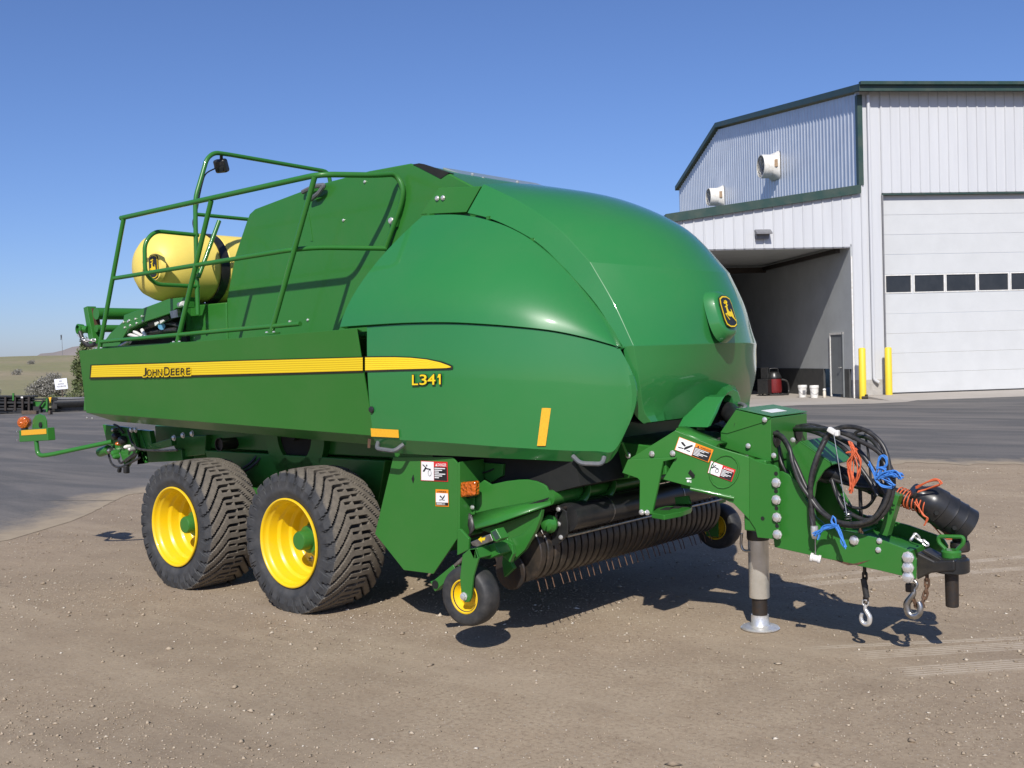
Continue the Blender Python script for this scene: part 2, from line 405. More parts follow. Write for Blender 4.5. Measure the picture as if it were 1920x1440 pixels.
# asphalt yard
bp = [(-700, 1130), (-300, 1075), (0, 1018), (110, 985), (250, 925), (420, 902), (700, 890), (1100, 882), (1540, 875), (1920, 868), (2700, 862)]
bw = [P(*q, z=0) for q in bp]; edge = []
random.seed(3)
for a_, b_ in zip(bw, bw[1:]):
    n_ = max(3, int((b_-a_).length/.09))
    for i in range(n_):
        q_ = a_.lerp(b_, i/n_); u_ = q_.x*.9+q_.y*1.1
        q_ = q_+V((-.55, .8, 0))*(.20*math.sin(u_*1.9)+.13*math.sin(u_*4.7+1)+.07*math.sin(u_*11+2)+random.uniform(-.06, .06)); edge.append(q_)
edge.append(bw[-1])
far = [L(140, 160), L(140, -160)]
ne = len(edge); inn = []
for i in range(ne):
    t_ = edge[min(ne-1, i+25)]-edge[max(0, i-25)]; t_.normalize()
    inn.append(edge[i]+V((-t_.y, t_.x, 0))*1.5)
mb = MB(); mb.add([p+V((0, 0, .004)) for p in edge+inn+[L(46.5, 60), L(46.5, -12), L(43, -60)]], [(i, i+1, ne+i+1, ne+i) for i in range(ne-1)]+[[ne+i for i in range(ne)]+[2*ne, 2*ne+1, 2*ne+2]])
ay = tag(mb.obj('asphalt_yard', 'asphalt', smooth=0), kind='structure')
at = ay.data.attributes.new('inner', 'FLOAT', 'POINT')
at.data.foreach_set('value', [0.0]*ne+[1.0]*(ne+3))
# building frame
BA = P(1603, 747, z=0)
e1 = (P(1920, 733, z=0)-BA).normalized(); e2 = V((RT.x, RT.y, 0)).normalized()
BE = (e1*.42+e2*.58); BE.z = 0; BE.normalize(); BN = V((-BE.y, BE.x, 0))
def B(s, t, z): return BA+BE*s+BN*t+V((0, 0, z))
def F(px, py, t=0):
    p = onplane(px, py, B(0, t, 0), BN)-BA; return p.dot(BE), p.z
def G(px, py, s):
    p = onplane(px, py, B(s, 0, 0), BE)-BA; return p.dot(BN), p.z
def bbox_b(mb, s0, s1, t0, t1, z0, z1):
    pts = [B(s, t, z) for s in (s0, s1) for t in (t0, t1) for z in (z0, z1)]
    return mb.add(pts, [(0, 1, 3, 2), (4, 6, 7, 5), (0, 4, 5, 1), (2, 3, 7, 6), (0, 2, 6, 4), (1, 5, 7, 3)])
# concrete apron + slab
ap = [(1180, 775), (1290, 770), (1400, 766), (1500, 760), (1640, 757), (1700, 754), (1750, 746), (1920, 743), (2300, 738)]
apw = [P(*q, z=0)+V((0, 0, .008)) for q in ap]
mb = MB(); mb.add(apw+[B(14, 18, .008), B(-10.5, 18, .008)], [list(range(len(apw)+2))])
tag(mb.obj('concrete_apron', 'concrete', smooth=0), kind='structure')

bld = empty('shop_building', B(0, 0, 0), 'white metal shop building with dark green trim, open bay and large roll-up door', 'building')
def bpart(mb, name, mat, **k): return mb.obj(name, mat, bld, **k)
SG = F(1611, 250)[0]; EAVE = 10.44
ds0 = F(1657, 500)[0]; dtop = F(1790, 363)[1]; dbot = .14; ds1 = ds0+7.4
SR = 13.0; ZB = .62
op0, op1, opz = -5.6, F(1600, 600)[0], F(1500, 466)[1]
lr0 = F(1250, 404); lr1 = F(1608, 350)
SL = lr0[0]+.05
def leanz(s): return lerp(lr0[1], lr1[1], (s-lr0[0])/(lr1[0]-lr0[0]))-.22
def rib_panel(s0, wd, zb, zt, name='wall_panel'):
    prof = [(0, 0), (.02, -.035), (.05, -.035), (.07, 0), (wd-.002, 0), (wd-.002, .02), (0, .02)]
    mb = MB(); n_ = len(prof)
    lo = [B(s0+a_, b_, zb(s0+a_) if callable(zb) else zb) for a_, b_ in prof]
    hi = [B(s0+a_, b_, zt(s0+a_) if callable(zt) else zt) for a_, b_ in prof]
    mb.add(lo+hi, [list(range(n_))[::-1], [i+n_ for i in range(n_)]]+[(i, (i+1) % n_, (i+1) % n_+n_, i+n_) for i in range(n_)])
    return bpart(mb, name, 'sheet_white', smooth=0)
PW = .345
# structural walls behind the sheets
mb = MB(); bbox_b(mb, SG, ds0, .025, .3, ZB, EAVE); bbox_b(mb, ds0+.002, ds1, .026, .3, dtop+.02, EAVE-.003); bbox_b(mb, ds1+.002, SR, .025, .3, ZB, EAVE)
bpart(mb, 'wall', 'sheet_white', smooth=0)
mb = MB()
mb.add([B(s, t, z) for t in (.027, .28) for s, z in ((op1+.01, ZB), (SG-.003, ZB), (SG-.003, leanz(SG)), (SL, leanz(SL)), (SL, ZB), (op0, ZB), (op0, opz), (op1+.01, opz))],
       [list(range(8))[::-1], [i+8 for i in range(8)]]+[(i, (i+1) % 8, (i+1) % 8+8, i+8) for i in range(8)])
bpart(mb, 'wall', 'sheet_white', smooth=0)
mb = MB(); bbox_b(mb, op1+.02, ds0-.01, -.02, .28, .0, ZB); bpart(mb, 'foundation_wall', 'concrete_base', smooth=0)
mb = MB(); bbox_b(mb, SL, op0, -.02, .28, 0, ZB); bpart(mb, 'foundation_wall', 'concrete_base', smooth=0)
mb = MB(); bbox_b(mb, ds1+.01, SR, -.02, .28, 0, ZB); bpart(mb, 'foundation_wall', 'concrete_base', smooth=0)
# ribbed sheets
s_ = ds0-.02
while s_ < SR-.3:
    rib_panel(s_, PW, dtop+.05 if s_ < ds1 else ZB, EAVE-.02); s_ += PW
s_ = SG+.002
while s_ < ds0-.1:
    wd = min(PW, ds0-.022-s_); rib_panel(s_, wd, ZB, EAVE-.02); s_ += PW
s_ = SG-.004
while s_ > SL+PW:
    s_ -= PW
    rib_panel(s_, PW, ZB if (s_ > op1-.25 or s_+PW < op0) else opz+.03, leanz)
# gable wall, finely corrugated sheet
gf = (0.0, EAVE); gr = G(1347, 238, SG); gb = G(1273, 352, SG)
def gz(t): return interp([(0, EAVE), (gr[0], gr[1]), (gb[0], gb[1])], t)-.12
mb = MB(); pr = []; t_ = 0.0
while t_ < gb[0]-.3:
    pr += [(t_, 0), (t_+.16, 0), (t_+.20, -.023), (t_+.26, -.023)]; t_ += .30
pr.append((gb[0], 0))
mb.grid([[B(SG+s, t, 5.2) for t, s in pr], [B(SG+s, t, gz(t)) for t, s in pr]])
bpart(mb, 'gable_wall', 'sheet_galvanised', smooth=0)
# main roof with overhang at the gable, ridge and two slopes
ov = .17
mb = MB()
rl = [(-.45, EAVE-.13), (gr[0], gr[1]-.02), (gb[0]+.2, gb[1]-.12)]
mb.add([B(s, t, z+dz) for s in (SG-ov, SR+.4) for dz in (.0, .22) for t, z in rl], [])
mb.f += [[3, 4, 10, 9], [4, 5, 11, 10], [0, 6, 7, 1], [1, 7, 8, 2], [0, 1, 4, 3], [1, 2, 5, 4], [6, 9, 10, 7], [7, 10, 11, 8], [0, 3, 9, 6], [2, 8, 11, 5]]
bpart(mb, 'roof', 'trim_green', smooth=0)
mb = MB(); bbox_b(mb, SG-.19, SR+.4, -.5, -.455, EAVE-.16, EAVE+.14); bbox_b(mb, SG-.19, SR+.4, -.62, -.503, EAVE+.03, EAVE+.135)
bpart(mb, 'gutter', 'trim_green', smooth=0)
mb = MB(); bbox_b(mb, SG-.06, SG+.1, -.06, -.037, lr1[1]+.05, EAVE-.18); bbox_b(mb, SG-.075, SG-.035, -.058, .12, lr1[1]+.052, EAVE-.182); bpart(mb, 'corner_trim', 'trim_green', smooth=0)
# lean-to roof and rake trim
mb = MB()
mb.prism([B(SG-.04, -.05, leanz(SG)+.12), B(SL-.12, -.05, leanz(SL-.12)+.12), B(SL-.12, -.05, leanz(SL-.12)+.24), B(SG-.04, -.05, leanz(SG)+.24)], BN*(gb[0]+.05))
bpart(mb, 'lean_to_roof', 'trim_green', smooth=0)
mb = MB()
mb.prism([B(SG-.04, -.14, leanz(SG)-.03), B(SL-.12, -.14, leanz(SL-.12)-.03), B(SL-.12, -.14, leanz(SL-.12)+.26), B(SG-.04, -.14, leanz(SG)+.26)], BN*.085)
bpart(mb, 'rake_trim', 'trim_green', smooth=0)
# big sectional door
gd = []
nsec = 10; hs = (dtop-dbot)/nsec
winsec = 5
wz0, wz1 = F(1790, 545)[1], F(1790, 514)[1]
pan = []
x0_, x1_ = F(1664, 530)[0], F(1713, 530)[0]
xp = [F(q, 530)[0] for q in (1665, 1712, 1719, 1774, 1779, 1834, 1840, 1895, 1901, 1956)]
pan = [(xp[i], xp[i+1]) for i in range(0, 10, 2)]
while pan[-1][1] < ds1-1.3: pan.append((pan[-1][1]+.1, pan[-1][1]+1.13))
for i in range(nsec):
    z0, z1 = dbot+i*hs, dbot+(i+1)*hs-.005
    mb = MB()
    if z0 < wz0 and z1 > wz1-.05:
        mb2 = MB(); edges_ = [ds0+.02]+[v for ab in pan for v in ab]+[ds1-.02]
        bbox_b(mb, ds0+.02, ds1-.02, .16, .21, z0, wz0); bbox_b(mb, ds0+.02, ds1-.02, .16, .21, wz1, max(z1, wz1+.02))
        for k in range(0, len(edges_), 2): bbox_b(mb, edges_[k], edges_[k+1], .161, .209, wz0+.001, wz1-.001)
        dsec = bpart(mb, 'door_section', 'door_white', smooth=0)
        for a_, b_ in pan:
            mb = MB(); bbox_b(mb, a_-.01, b_+.01, .185, .19, wz0-.01, wz1+.01); mb.obj('window_pane', 'glass_dark', dsec, smooth=0)
            mb = MB(); fw_ = .035
            bbox_b(mb, a_-fw_, b_+fw_, .145, .16, wz1, wz1+fw_); bbox_b(mb, a_-fw_, b_+fw_, .145, .16, wz0-fw_, wz0)
            bbox_b(mb, a_-fw_, a_, .145, .16, wz0, wz1); bbox_b(mb, b_, b_+fw_, .145, .16, wz0, wz1)
            mb.obj('window_frame', 'white_plastic', dsec, smooth=0)
    else:
        bbox_b(mb, ds0+.02, ds1-.02, .16, .21, z0, z1); bpart(mb, 'door_section', 'door_white', smooth=0, bevel=.008)
mb = MB(); bbox_b(mb, ds0+.02, ds1-.02, .15, .2, .101, dbot-.002); bpart(mb, 'bottom_seal', 'hose_rubber', smooth=0)
mb = MB(); bbox_b(mb, ds0-.02, ds1+.02, -.03, .16, dtop-.02, dtop+.03); bpart(mb, 'door_header', 'trim_green', smooth=0)
mb = MB(); bbox_b(mb, ds0-.03, ds0+.015, -.045, .16, 0.01, dtop-.022); bpart(mb, 'door_jamb', 'fan_grey', smooth=0)
# raised slab in front of the door
mb = MB(); mb.prism([B(ds0-1.1, t, z) for t, z in ((-2.6, .004), (-.9, .10), (.4, .10), (.4, .004))], BE*(SR-ds0+1.1))
tag(mb.obj('door_slab', 'concrete', None, smooth=0), kind='structure')
# downspout
sd = F(1632, 500)[0]
mb = MB(); pth = fillet([B(sd, -.1, EAVE-.2), B(sd, -.1, .62), B(sd+.14, -.16, .52)], .1); mb.tube(pth, .055, 8)
bpart(mb, 'downspout', 'sheet_white', smooth=40)
# bay interior
TI = 17.0; cz = opz+.12
mb = MB(); bbox_b(mb, op1-.05, op1, .0, TI, 1.0, cz); bpart(mb, 'bay_wall', 'inner_wall', smooth=0)
mb = MB(); bbox_b(mb, op1-.07, op1+.004, .285, 1.0, .01, .995); bbox_b(mb, op1-.07, op1+.004, 2.45, TI, .01, .995); bpart(mb, 'wainscot_wall', 'wainscot', smooth=0)
mb = MB(); bbox_b(mb, SL+.2, op1-.06, TI, TI+.1, .01, cz); bpart(mb, 'bay_wall', 'inner_wall', smooth=0)
mb = MB(); bbox_b(mb, SL+.1, SL+.2, .29, TI, .01, cz); bpart(mb, 'bay_wall', 'inner_wall', smooth=0)
mb = MB(); bbox_b(mb, SL, SL+.09, .285, gb[0]-.1, .0, leanz(SL)+.05); bpart(mb, 'side_wall', 'sheet_white', smooth=0)
mb = MB(); bbox_b(mb, SL+.095, SG-.05, gb[0]-.2, gb[0]-.1, .0, leanz(SL)+.05); bpart(mb, 'back_wall', 'sheet_white', smooth=0)
mb = MB(); bbox_b(mb, SL+.2, op1, .29, TI, cz, cz+.08); bpart(mb, 'bay_ceiling', 'inner_wall', smooth=0)
mb = MB(); bbox_b(mb, op1-.35, op1-.2, .5, 7.7, opz-.12, opz+.02); bbox_b(mb, -5.3, -5.15, .5, 7.7, opz-.12, opz+.02); bbox_b(mb, -5.3, op1-.2, 7.71, 7.85, opz-.2, opz+.02); bpart(mb, 'door_track', 'dark_steel', smooth=0)
mb = MB(); bbox_b(mb, op1-.055, op1-.004, -.03, -.005, .01, opz-.3); bpart(mb, 'jamb_seal', 'white_plastic', smooth=0)
t0d, t1d = G(1582, 700, op1-.06)[0], G(1560, 700, op1-.06)[0]
sd_ = MB(); bbox_b(sd_, op1-.085, op1-.04, t0d, t1d, .12, 2.2); sdo = bpart(sd_, 'service_door', 'service_grey', smooth=0)
mb = MB(); bbox_b(mb, op1-.11, op1-.06, t0d-.07, t0d-.002, .02, 2.27); mb.obj('door_frame', 'service_grey', sdo, smooth=0)
mb = MB(); bbox_b(mb, op1-.11, op1-.06, t1d+.002, t1d+.07, .02, 2.27); bbox_b(mb, op1-.109, op1-.06, t0d-.07, t1d+.07, 2.202, 2.272); mb.obj('door_frame', 'white_plastic', sdo, smooth=0)
mb = MB(); mb.cyl(B(op1-.085, t0d+.1, 1.05), B(op1-.16, t0d+.1, 1.05), .02, 10); mb.cyl(B(op1-.15, t0d+.08, 1.05), B(op1-.15, t0d+.22, 1.05), .015, 8); mb.obj('door_handle', 'zinc', sdo)
# wall lamp above the bay
wl = F(1427, 439)
mb = MB(); s0, z0 = wl
mb.prism([B(s0-.25, -.04, z0+.13), B(s0+.25, -.04, z0+.13), B(s0+.21, -.04, z0-.17), B(s0-.21, -.04, z0-.17)], -BN*.12)
mb.prism([B(s0-.27, -.16, z0+.14), B(s0-.27, -.35, z0+.02), B(s0-.27, -.35, z0-.03), B(s0-.27, -.16, z0-.02)], BE*.54)
o = mb.obj('wall_lamp', 'fan_grey', None, smooth=0); tag(o, 'grey box wall lamp above the open bay', 'wall lamp')
# ceiling lamp in the bay
q = B(op1-4.2, 9, cz-.35)
mb = MB(); mb.lathe([(.05, .3), (.1, .26), (.42, .02), (.43, 0), (.36, .0)], q, (0, 0, 1), 18); mb.cyl(q+V((0, 0, .29)), q+V((0, 0, .36)), .02, 6)
tag(mb.obj('bay_lamp', 'fan_grey', None), 'round bell lamp hanging under the bay ceiling', 'lamp')
# wall fans
for px, py, r_, lab in ((1455, 312, .48, 'large white cone fan on the gable wall, nearest the corner'), (1353, 369, .42, 'smaller white cone fan low on the gable wall, partly behind the lean-to roof')):
    t_, z_ = G(px, py, SG); o_ = B(SG-.04, t_, z_)
    fan = empty('wall_fan', o_, lab, 'fan', 'fans on the gable wall')
    mb = MB(); n_ = 24; ax = -BE; U = BN; W_ = V((0, 0, 1)); hs_ = r_*1.18
    ring0 = []; ring1 = []
    for k in range(n_):
        an = 2*math.pi*(k+.5)/n_; c_, s2 = math.cos(an), math.sin(an); q_ = hs_/max(abs(c_), abs(s2))
        ring0.append(o_+U*c_*q_+W_*s2*q_); ring1.append(o_+ax*.62+U*c_*r_+W_*s2*r_)
    mid = [o_+ax*.22+(a_-o_).normalized()*r_*1.0 for a_ in ring0]
    inn = [p_+(o_+ax*.62-p_)*.07 for p_ in ring1]; inb = [o_+ax*.15+(a_-o_-ax*.62)*.95 for a_ in ring1]
    rings = [ring0, mid, ring1, inn, inb]; pts = [p_ for r in rings for p_ in r]; fs = []
    for i in range(4):
        for k in range(n_): fs.append((i*n_+k, i*n_+(k+1) % n_, (i+1)*n_+(k+1) % n_, (i+1)*n_+k))
    fs.append([4*n_+k for k in range(n_)])
    mb.add(pts, fs); mb.obj('housing', 'white_plastic', fan, smooth=35)
    mb = MB()
    for k in range(5):
        an = 2*math.pi*k/5; d_ = U*math.cos(an)+W_*math.sin(an); p_ = d_.cross(ax)
        c0 = o_+ax*.4
        mb.prism([c0+d_*.08-p_*.04, c0+d_*r_*.85-p_*.13+ax*.05, c0+d_*r_*.85+p_*.1-ax*.05, c0+d_*.08+p_*.04], ax*.012)
    mb.cyl(o_+ax*.3, o_+ax*.5, .09, 12); mb.obj('blade', 'fan_grey', fan)
    mb = MB()
    for k in range(1, 5): mb.tube([o_+ax*.6+(U*math.cos(2*math.pi*j/24)+W_*math.sin(2*math.pi*j/24))*r_*k/4.4 for j in range(24)], .006, 4, closed=True)
    for k in range(6):
        an = math.pi*k/6; d_ = U*math.cos(an)+W_*math.sin(an); mb.tube([o_+ax*.605-d_*r_*.93, o_+ax*.605+d_*r_*.93], .006, 4)
    mb.obj('guard', 'steel', fan)
    mb = MB(); q_ = o_+BE*-.12-BN*hs_*.86+W_*.05; mb.box(q_, (.12, .12, .3)); mb.obj('switch_box', 'cloth_tan', fan, smooth=0)
# bollards
for bx, ty, t_, z0, lab in ((1616, 652, -.75, 0, 'yellow steel bollard at the corner of the open bay'), (1665, 651, -.45, .10, 'yellow steel bollard beside the left edge of the roll-up door')):
    sb, h_ = F(bx, ty, t_); g = B(sb, t_, z0); h_ -= z0
    mb = MB(); mb.lathe([(.115, 0), (.115, h_-.04), (.09, h_-.01), (.04, h_), (.001, h_)], g, (0, 0, 1), 20)
    tag(mb.obj('bollard', 'bollard_yellow', None, smooth=50), lab, 'bollard', 'bollards at the shop doors')
# buckets, bottle, vac, cloth
def bucket(px, py, lab, r_=.15, h_=.37):
    g = P(px, py, z=.012); e_ = empty('bucket', g, lab, 'bucket', 'buckets in the bay')
    s_ = 1.12
    mb = MB(); mb.lathe([(r_*.85, 0), (r_*1.0, h_*s_), (r_*.96, h_*s_-.01), (r_*.8, .02)], g, (0, 0, 1), 22); mb.obj('shell', 'white_plastic', e_)
    mb = MB(); mb.lathe([(r_*1.06, h_*s_-.07), (r_*1.08, h_*s_), (r_*1.0, h_*s_+.025), (.01, h_*s_+.02)], g, (0, 0, 1), 22); mb.obj('lid', 'white_plastic', e_)
    mb = MB(); pts = [g+_rt*(r_*1.03*math.cos(a_))+V((0, 0, h_*.9-.2*math.sin(a_)))-_fw*(r_*1.05*max(.02, math.sin(a_))) for a_ in [math.pi*k/10 for k in range(11)]]
    mb.tube(pts, .006, 5); mb.obj('bail', 'steel', e_)
    return e_, g
b1, g1 = bucket(1505, 745, 'white plastic bucket with a label, left of the two in the bay')
mb = MB(); c_ = g1-_fw*.165+_rt*.01; mb.box(c_+V((0, 0, .19)), (.1, .012, .13), Matrix.Rotation(YAW, 3, 'Z')); mb.obj('paper_label', 'fan_grey', b1, smooth=0)
bucket(1527, 746, 'white plastic bucket with a wire bail, right of the two in the bay')
g = P(1546, 745.5, z=.012)
bt = empty('bottle', g, 'small white bottle with a round cap on the bay floor', 'bottle')
mb = MB(); mb.lathe([(.05, 0), (.055, .02), (.055, .2), (.04, .235)], g, (0, 0, 1), 14); mb.obj('body', 'cream_plastic', bt)
mb = MB(); mb.lathe([(.045, .236), (.06, .27), (.05, .31), (.01, .325)], g, (0, 0, 1), 14); mb.obj('cap', 'white_plastic', bt)
g = P(1452, 741, z=.012)
vc = empty('shop_vacuum', g, 'dark red shop vacuum with black top deep in the bay', 'vacuum')
mb = MB(); mb.lathe([(.27, .1), (.29, .2), (.27, .62), (.24, .64)], g, (0, 0, 1), 20); mb.obj('tank', 'red_vac', vc)
mb = MB(); mb.lathe([(.29, .641), (.29, .7), (.2, .86), (.08, .9)], g, (0, 0, 1), 20); mb.tube(fillet([g+_rt*-.16+V((0, 0, .8)), g+_rt*-.16+V((0, 0, 1.02)), g+_rt*.16+V((0, 0, 1.02)), g+_rt*.16+V((0, 0, .8))], .05), .02, 8); mb.obj('motor_head', 'black_plastic', vc)
mb = MB(); mb.tube(spline([g+_rt*.25+V((0, 0, .6)), g+_rt*.5+V((0, 0, .5)), g+_rt*.55+V((0, 0, .1)), g+_rt*.3-_fw*.4+V((0, 0, .04)), g-_rt*.3-_fw*.5+V((0, 0, .04))], 8), .035, 8); mb.obj('hose', 'hose_rubber', vc)
mb = MB()
for k in range(4):
    an = math.pi/4+k*math.pi/2; q_ = g+V((math.cos(an)*.24, math.sin(an)*.24, 0)); mb.cyl(q_, q_+V((0, 0, .1)), .05, 10)
mb.obj("caster", "black_plastic", vc)
g = P(1434, 742, z=.012)
tc_ = empty('tool_cart', g, 'black upright tool cart in the shade left of the vacuum', 'cart')
mb = MB(); mb.box(g+V((0, 0, .35)), (.42, .36, .56)); mb.obj('cabinet', 'black_plastic', tc_, bevel=.02)
mb = MB(); mb.box(g+V((0, .05, .85)), (.3, .12, .44)); mb.obj('back_board', 'black_plastic', tc_, bevel=.02)
mb = MB()
for x in (-.15, .15):
    for y in (-.13, .13): mb.cyl(g+V((x, y, 0)), g+V((x, y, .07)), .035, 10)
mb.obj('caster', 'hose_rubber', tc_)
g = P(1633, 738, z=.012); mb = MB(); random.seed(5); nn = 9
rows = [[g+_rt*((j/(nn-1)-.5)*.34)+_fw*((i/(nn-1)-.5)*.22)+V((0, 0, .012+.09*math.exp(-((i-4)**2+(j-3)**2)/6)*random.uniform(.6, 1)+.015*random.random())) for j in range(nn)] for i in range(nn)]
mb.grid(rows); tag(mb.obj('rag', 'cloth_tan', None, solid=.012, off=1), 'crumpled tan rag on the concrete by the downspout', 'rag')
g = P(1622, 748, z=.012); mb = MB(); mb.box(g+V((0, 0, .05)), (.22, .14, .09), Matrix.Rotation(.4, 3, 'Z')); mb.box(g+V((.05, 0, .12)), (.08, .1, .06))
tag(mb.obj('door_stop', 'dark_steel', None, bevel=.02), 'small dark wedge block at the foot of a bollard', 'block')
# ================================================================== BALER
bal = empty('square_baler', (0, 0, 0), 'large green square baler with yellow wheels parked on the dirt', 'baler')
def part(mb, name, mat='green_paint', par=None, **k): return mb.obj(name, mat, par or bal, **k)
def mpart(mb, name, mat='green_paint', **k):
    o = part(mb, name, mat, **k); m2 = MB(); m2.v = [v.copy() for v in mb.v]; m2.f = [list(f) for f in mb.f]; m2.mirror_y()
    return o, part(m2, name, mat, **k)
def bolt(p, n, r=.016, par=None, name='bolt', mat='zinc'):
    mb = MB(); p = V(p); n = V(n).normalized()
    mb.lathe([(r*1.25, 0), (r*1.25, r*.25), (r, r*.27), (r*.95, r*.8), (r*.45, r*1.0)], p, n, 8)
    return part(mb, name, mat, par, smooth=40)
def flat(pxs, y, dy, mb=None):
    """flat plate traced at plane y (or y(px)), thickness dy towards the far side"""
    mb = mb or MB(); f = y if callable(y) else (lambda q: y)
    return mb.prism([P(a_, b_, y=f(a_)) for a_, b_ in pxs], (0, dy, 0))
NY = V((0, -1, 0))
# ---- central chamber
bodyp = [(-1.62, 1.15), (-1.612, 2.263), (-1.479, 2.605), (-1.30, 2.875), (-1.262, 2.925), (-1.185, 2.958), (-.372, 3.051), (.164, 3.075), (.592, 3.070), (.955, 2.955), (1.25, 2.80), (1.6, 2.50), (1.9, 2.1), (2.05, 1.7), (2.05, 1.15)]
mb = MB(); mb.prism([V((x, -.67, z)) for x, z in bodyp], (0, 1.34, 0)); part(mb, 'chamber_body', bevel=.012)
mb = MB(); mb.prism([V((x, -.665, z)) for x, z in ((-2.22, 1.3), (-2.22, 2.20), (-2.05, 2.235), (-1.63, 2.235), (-1.63, 1.3))], (0, 1.33, 0)); part(mb, 'knotter_cover', bevel=.012)
mb = MB(); mb.box((-.9, 0, .98), (3.6, 1.02, .36)); part(mb, 'bale_chamber', bevel=.01)
mb = MB(); mb.prism([V((x, -.38, z)) for x, z in ((.63, 3.072), (1.23, 2.832), (1.23, 2.815), (.63, 3.055))], (0, 1.05, 0)); part(mb, 'roof_plate', 'roof_sky_sheen', bevel=.006)
for i in range(5):
    for y in (-.2, .3): bolt((.75+.1*i, y, 3.072-.4*(.12+.1*i)+.001), (.37, 0, .93), .01)
mb = MB(); flat([(774, 308), (786, 306), (842, 324), (826, 335)], -.674, .05, mb); part(mb, 'vent_slot', 'void_black', smooth=0)
# bolted corner piece next to the hood
mb = MB(); f_ = lambda q: lerp(-.77, -.70, (q-785)/117)
flat([(788, 402), (822, 352), (902, 349), (874, 398)], f_, .02, mb); part(mb, 'corner_plate', bevel=.004)
bolt(P(820, 372, y=-.751), NY, .014); bolt(P(831, 371, y=-.744), NY, .014)
# folded seam, grip hole and small fasteners on the side sheet
mb = MB(); pts = fillet([P(568, 360, y=-.70), P(590, 349, y=-.72), P(608, 347, y=-.72), P(598, 362, y=-.72), P(583, 374, y=-.70)], .02)
mb.tube(pts, .018, 8); part(mb, 'grab_handle', 'grey_handle')
for q in ((644, 413), (543, 603), (577, 600), (684, 341)): bolt(P(*q, y=-.672), NY, .009)
bolt(P(734, 414, y=-.69), NY, .02)
mb = MB(); flat([(576, 400), (579, 400), (586, 452), (582, 452)], -.674, .01, mb); part(mb, 'panel_seam', smooth=0)
# ---- service deck and frame
mb = MB()
for s in (-1, 1): mb.box((-.9, s*.975, 1.885), (3.3, .58, .03))
part(mb, 'service_deck', 'green_paint', smooth=0)
for s in (-1, 1):
    mb = MB(); mb.box((-.35, s*.60, 1.10), (4.9, .12, .18)); part(mb, 'frame_rail', bevel=.01)
for x in (-1.95, -.7, .75):
    mb = MB(); mb.box((x, 0, 1.05), (.14, 1.24, .14)); part(mb, 'cross_member', bevel=.01)
for s in (-1, 1):
    mb = MB(); mb.prism([V((x, s*.62, z)) for x, z in ((-1.95, 1.0), (.3, 1.0), (.12, .40), (-.12, .38), (-.45, .70), (-.95, .70), (-1.28, .38), (-1.52, .40))], (0, s*.10, 0)); part(mb, 'axle_bogie', bevel=.01)
for x in (0, -1.402):
    mb = MB(); mb.cyl((x, -1.1, .48), (x, 1.1, .48), .07, 16); part(mb, 'axle', 'green_paint')
# plunger housing ring seen above the front wheel
c = P(551, 812, y=-.72); mb = MB(); mb.lathe([(.21, 0), (.36, 0), (.36, .06), (.21, .06)], c+V((0, 0, -.02)), (0, 1, 0), 40, closed=True); part(mb, 'flywheel_guard')
mb = MB(); mb.lathe([(.205, .03), (.04, .05), (.04, -.02), (.01, -.02)], c+V((0, 0, -.02)), (0, 1, 0), 32); part(mb, 'flywheel', 'void_black')
mb = MB(); mb.prism([V((x, -.69, z)) for x, z in ((.45, 1.15), (1.0, 1.15), (1.05, .55), (.7, .35), (.55, .5))], (0, 1.38, 0)); part(mb, 'feeder_housing', bevel=.01)
mb = MB(); mb.prism([V((x, -.95, z)) for x, z in ((1.0, 1.15), (2.15, 1.15), (2.2, .95), (1.55, .78), (1.05, .5))], (0, 1.9, 0)); part(mb, 'rotor_housing', 'void_black', smooth=0)
mb = MB(); mb.tube(spline([P(455, 878, y=-.8), P(470, 868, y=-.75), P(485, 850, y=-.7)], 6), .012, 6); part(mb, 'hose', 'hose_rubber')
mb = MB(); mb.tube(spline([P(458, 884, y=-.8), P(476, 872, y=-.75), P(493, 854, y=-.7)], 6), .012, 6); part(mb, 'hose', 'hose_rubber')
# ---- rear side panels
def ypan(z): return -1.285-.04*(1.90-z)/.62 if z > 1.28 else -1.325+.10*(1.28-z)/.1
def rear_panel():
    xs0 = [(-2.70, -2.742), (-2.74, -2.752), (-2.865, -2.87), (-2.56, -2.57)]
    rows = []
    for kind in range(6):
        row = []
        for i in range(9):
            t = i/8
            if kind == 0: a_, b_, y = (-2.72, 1.862), (.775, 1.905), -1.32
            if kind == 1: a_, b_, y = (-2.745, 1.874), (.785, 1.918), -1.375
            if kind == 2: a_, b_, y = (-2.80, 1.62), (.79, 1.58), -1.325
            if kind == 3: a_, b_, y = (-2.868, 1.340), (.80, 1.228), -1.268
            if kind == 4: a_, b_, y = (-2.60, 1.262), (.845, 1.150), -1.16
            if kind == 5: a_, b_, y = (-2.60, 1.27), (.845, 1.158), -1.12
            row.append(V((lerp(a_[0], b_[0], t), y, lerp(a_[1], b_[1], t))))
        rows.append(row)
    mb = MB(); mb.grid(rows); return mb
sp_, _ = mpart(rear_panel(), 'side_panel', solid=.012, bevel=.008, seg=3, bang=8, smooth=40)
mb = MB(); flat([(162, 664), (168, 664), (162, 768), (157, 770)], -1.27, .4, mb); part(mb, 'panel_end', smooth=0)
def panel_point(px, py, lift=.003):
    p = P(px, py, y=-1.30)
    for _ in range(3): p = P(px, py, y=interp([(1.228, -1.268), (1.29, -1.268), (1.60, -1.325), (1.90, -1.375)], p.z)-lift)
    return p
